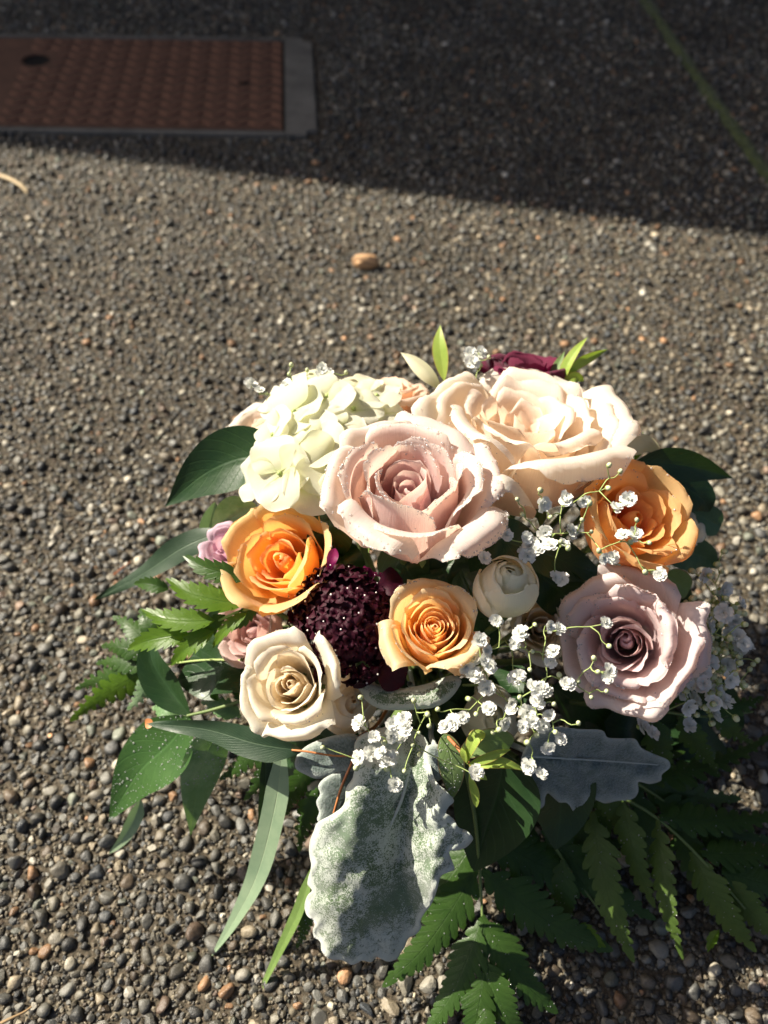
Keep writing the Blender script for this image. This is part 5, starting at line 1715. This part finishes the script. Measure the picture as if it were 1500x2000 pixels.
# ---- baby's breath: shared flower and bud meshes
def gyp_mesh(seed):
    rr = random.Random(seed)
    mb = MB()
    for layer, (cnt, ln, el) in enumerate(((7, 1.0, .1), (7, .88, .45), (6, .68, .8), (5, .45, 1.15))):
        for k in range(cnt):
            a = 2 * math.pi * (k + .5 * layer) / cnt + rr.uniform(-.25, .25)
            e = el + rr.uniform(-.25, .25)
            l = ln * rr.uniform(.85, 1.12)
            D = np.array([math.cos(a) * math.cos(e), math.sin(a) * math.cos(e), math.sin(e)])
            S = np.array([-math.sin(a), math.cos(a), 0])
            Nn = np.cross(D, S)
            w = l * .34 * np.array([.3, .75, 1.1, .9])
            vv = np.array([.05, .4, .78, 1.0])
            tw = rr.uniform(-.25, .25)
            G3 = np.stack([[D * l * v + S * ww * s + Nn * (.12 * l * (v ** 2) * (1 if s else .2) + tw * ww * s + rr.uniform(-.03, .03)) for s in (-1, 0, 1)] for v, ww in zip(vv, w)])
            mb.add(G3.reshape(-1, 3), grid_faces(4, 3), None, 0)
    v, f = ICO1
    mb.add(v * np.array([.30, .30, .42]) + np.array([0, 0, -.28]), f, None, 1)
    return mb.mesh('flower', [M_GYP, M_GCAL])


def gyp_bud(seed):
    mb = MB()
    v, f = ICO2
    mb.add(v * np.array([.8, .8, 1.0]), f, None, 0)
    mb.add(v * np.array([.84, .84, .7]) + np.array([0, 0, -.42]), f, None, 1)
    return mb.mesh('bud', [M_GBUD, M_GCAL])


GYP = [gyp_mesh(s) for s in range(5)]
BUD = gyp_bud(0)


def sprig(label, root, flowers, buds, seed, rad=0.00031, flower_px=13.5, face=(0, .35, .94), jit=.7, more=.3):
    """a branching spray: flowers and buds at given pixels and depths, each joined to the nearest point of the growing stem"""
    rr = random.Random(seed)
    rp = P(*root)
    t = thing('gypsophila_spray', rp, label, "baby's breath", "baby's breath sprays in the bouquet")
    nodes = [np.array(rp)]
    mb = MB()
    extra = [(x + rr.uniform(-24, 24), y + rr.uniform(-24, 24), d + rr.uniform(-.004, .006)) for x, y, d in flowers if rr.random() < more]
    ends = [(np.array(P(x, y, d)), True) for x, y, d in extra] + [(np.array(P(x, y, d)), True) for x, y, d in flowers] + [(np.array(P(x, y, d)), False) for x, y, d in buds]
    ends.sort(key=lambda e: np.linalg.norm(e[0] - nodes[0]))
    for p, isf in ends:
        arr = np.array(nodes)
        dd = np.linalg.norm(arr - p, axis=1) + 0.25 * np.linalg.norm(arr - nodes[0], axis=1)
        dd[np.linalg.norm(arr - p, axis=1) < .005] += 1
        b = arr[int(np.argmin(dd))]
        ax = np.array(camvec(face[0] + rr.uniform(-jit, jit), face[1] + rr.uniform(-jit, jit), face[2]))
        end = p - ax * (.0030 if isf else .0012)
        m1 = b * .6 + end * .4 + np.array([rr.gauss(0, 1) for _ in range(3)]) * .0008 + np.array([0, 0, .0010])
        m2 = b * .25 + end * .75 + np.array([rr.gauss(0, 1) for _ in range(3)]) * .0006
        line = catmull([b, m1, m2, end], 8)
        v, q = tube(line, rad * 1.15, rad * .75, 5)
        mb.add(v, q)
        nodes.extend([line[3], line[5]])
        s = (flower_px if isf else flower_px * .40) * 0.42 / FPX * rr.uniform(.85, 1.18)
        o = link('flower' if isf else 'bud', rr.choice(GYP) if isf else BUD, t, None, False)
        q = Vector(ax).to_track_quat('Z', 'Y').to_matrix() @ Matrix.Rotation(rr.uniform(0, 6.28), 3, 'Z')
        o.matrix_local = Matrix.Translation(Vector(p) - rp) @ q.to_4x4() @ Matrix.Scale(s, 4)
    if mb.n: link('twigs', mb.mesh('twigs', [M_GSTEM]), t)
    tail(t, rp, mat=M_GSTEM, r=.0008)
    return t


def F(d, *pts): return [(x, y, d + random.uniform(-.006, .006)) for x, y in pts]


sprig("wispy baby's breath with few white flowers at the top left of the hydrangea", (610, 790, .465),
      F(.468, (490, 750), (560, 752), (592, 740), (632, 716), (640, 730), (556, 768), (610, 752), (628, 722)), F(.468, (569, 712), (565, 730), (676, 727), (520, 768), (600, 722)), 1)
sprig("small white baby's breath bloom in front of the burgundy rose at the top", (930, 740, .485), F(.482, (918, 690), (932, 700), (940, 688), (922, 708)), F(.482, (955, 697), (938, 712)), 2, flower_px=15)
sprig("airy baby's breath spray crossing the apricot rose", (1040, 1050, .415),
      F(.388, (1103, 980), (1140, 978), (1227, 975), (1216, 1046), (1065, 1040), (1115, 1037), (1028, 1050), (1050, 1075), (1030, 1085), (1085, 1128), (1180, 1090), (1290, 1122), (945, 1090),
        (988, 1045), (1075, 1065), (1040, 1062), (1060, 985), (1020, 1080), (1100, 1062)),
      F(.385, (1190, 908), (1212, 920), (1055, 957), (1010, 975), (1152, 982), (1244, 1015), (1268, 1060), (1137, 1015), (1188, 953), (1155, 1038), (1095, 1058), (1240, 1055), (1260, 1117), (962, 1042), (1020, 1005),
        (1232, 1058), (1170, 1075), (1275, 1118), (1075, 1010), (1110, 1070)), 3)
sprig("baby's breath spray dangling in front of the mauve rose", (985, 1250, .405),
      F(.374, (1092, 1228), (1080, 1272), (1182, 1216), (1188, 1322), (1017, 1237), (1108, 1335), (1040, 1340), (1015, 1320), (950, 1270), (970, 1210), (1060, 1342)),
      F(.373, (1040, 1272), (1160, 1285), (1092, 1318), (1045, 1220), (1168, 1312), (1155, 1362), (1185, 1350), (1035, 1308), (1190, 1262), (1130, 1330)), 4)
sprig("white baby's breath cluster right of the small orange rose", (960, 1330, .41),
      F(.374, (952, 1345), (885, 1412), (905, 1400), (985, 1412), (1030, 1392), (1072, 1398), (1050, 1350), (1020, 1420), (1000, 1385), (935, 1250), (960, 1300), (945, 1290), (910, 1302), (1095, 1442),
        (1035, 1495), (870, 1420), (925, 1320), (955, 1385), (1040, 1410)),
      F(.373, (915, 1365), (855, 1385), (963, 1430), (975, 1425), (1055, 1380), (1082, 1375), (1130, 1412), (930, 1395), (1085, 1430), (1015, 1362), (1030, 1450), (1048, 1436)), 5)
sprig("drooping baby's breath spray hanging over the big silver felted leaf", (830, 1400, .405),
      F(.378, (702, 1412), (768, 1412), (764, 1438), (725, 1472), (765, 1478), (770, 1532), (785, 1440), (745, 1470), (730, 1440), (930, 1510), (790, 1405), (752, 1482)),
      F(.378, (704, 1362), (756, 1502), (790, 1506), (820, 1474), (750, 1450), (795, 1420), (806, 1455), (808, 1368), (838, 1418), (835, 1395), (630, 1460), (818, 1432), (695, 1500)), 6)
rr_ = random.Random(77)
dense_f = [(x + rr_.uniform(-8, 8), y + rr_.uniform(-8, 8), .442 + rr_.uniform(-.015, .015)) for x, y in
           [(1370, 1125), (1400, 1180), (1412, 1195), (1408, 1210), (1460, 1250), (1455, 1260), (1450, 1180), (1380, 1220), (1390, 1300), (1420, 1300), (1405, 1330), (1400, 1350), (1375, 1345), (1340, 1380),
            (1395, 1390), (1280, 1425), (1340, 1410), (1410, 1370), (1365, 1290), (1340, 1320), (1425, 1240), (1350, 1240), (1420, 1325), (1395, 1370), (1360, 1375), (1320, 1345), (1435, 1220), (1370, 1330)]]
dense_b = [(rr_.gauss(1385, 38), rr_.gauss(1265, 62), .445 + rr_.uniform(-.02, .02)) for _ in range(150)]
dense_b = [b for b in dense_b if b[0] > 1325]
sprig("dense mass of baby's breath buds and flowers at the right edge", (1320, 1330, .465), dense_f, dense_b, 7, flower_px=18, face=(.4, .3, .8))

# ---- loose broad petals at the top of the dome
t = thing('lily_petal', P(820, 720, .49), 'pale curled white petal standing at the top edge left of the upright green leaf', 'petal')
me, V = blade_mesh('petal', [P(860, 760, .487), P(835, 730, .484), P(808, 706, .486), P(782, 688, .492)], 17 * .485 / FPX, prof_lance, M_WHITE, roll=20, fold=.3, n=18, m=7, seed=5)
link('petal', me, t)
tail(t, P(860, 760, .487))
t = thing('white_petal', P(1262, 878, .475), 'white petal edge showing above the dark right hand leaf beside the cream rose', 'petal')
me, V = blade_mesh('petal', [P(1200, 880, .468), P(1235, 868, .470), P(1265, 868, .474), P(1292, 885, .48)], 22 * .47 / FPX, prof_ovate, M_WHITE, roll=-12, n=16, m=7, seed=6)
link('petal', me, t)
tail(t, P(1200, 880, .468))
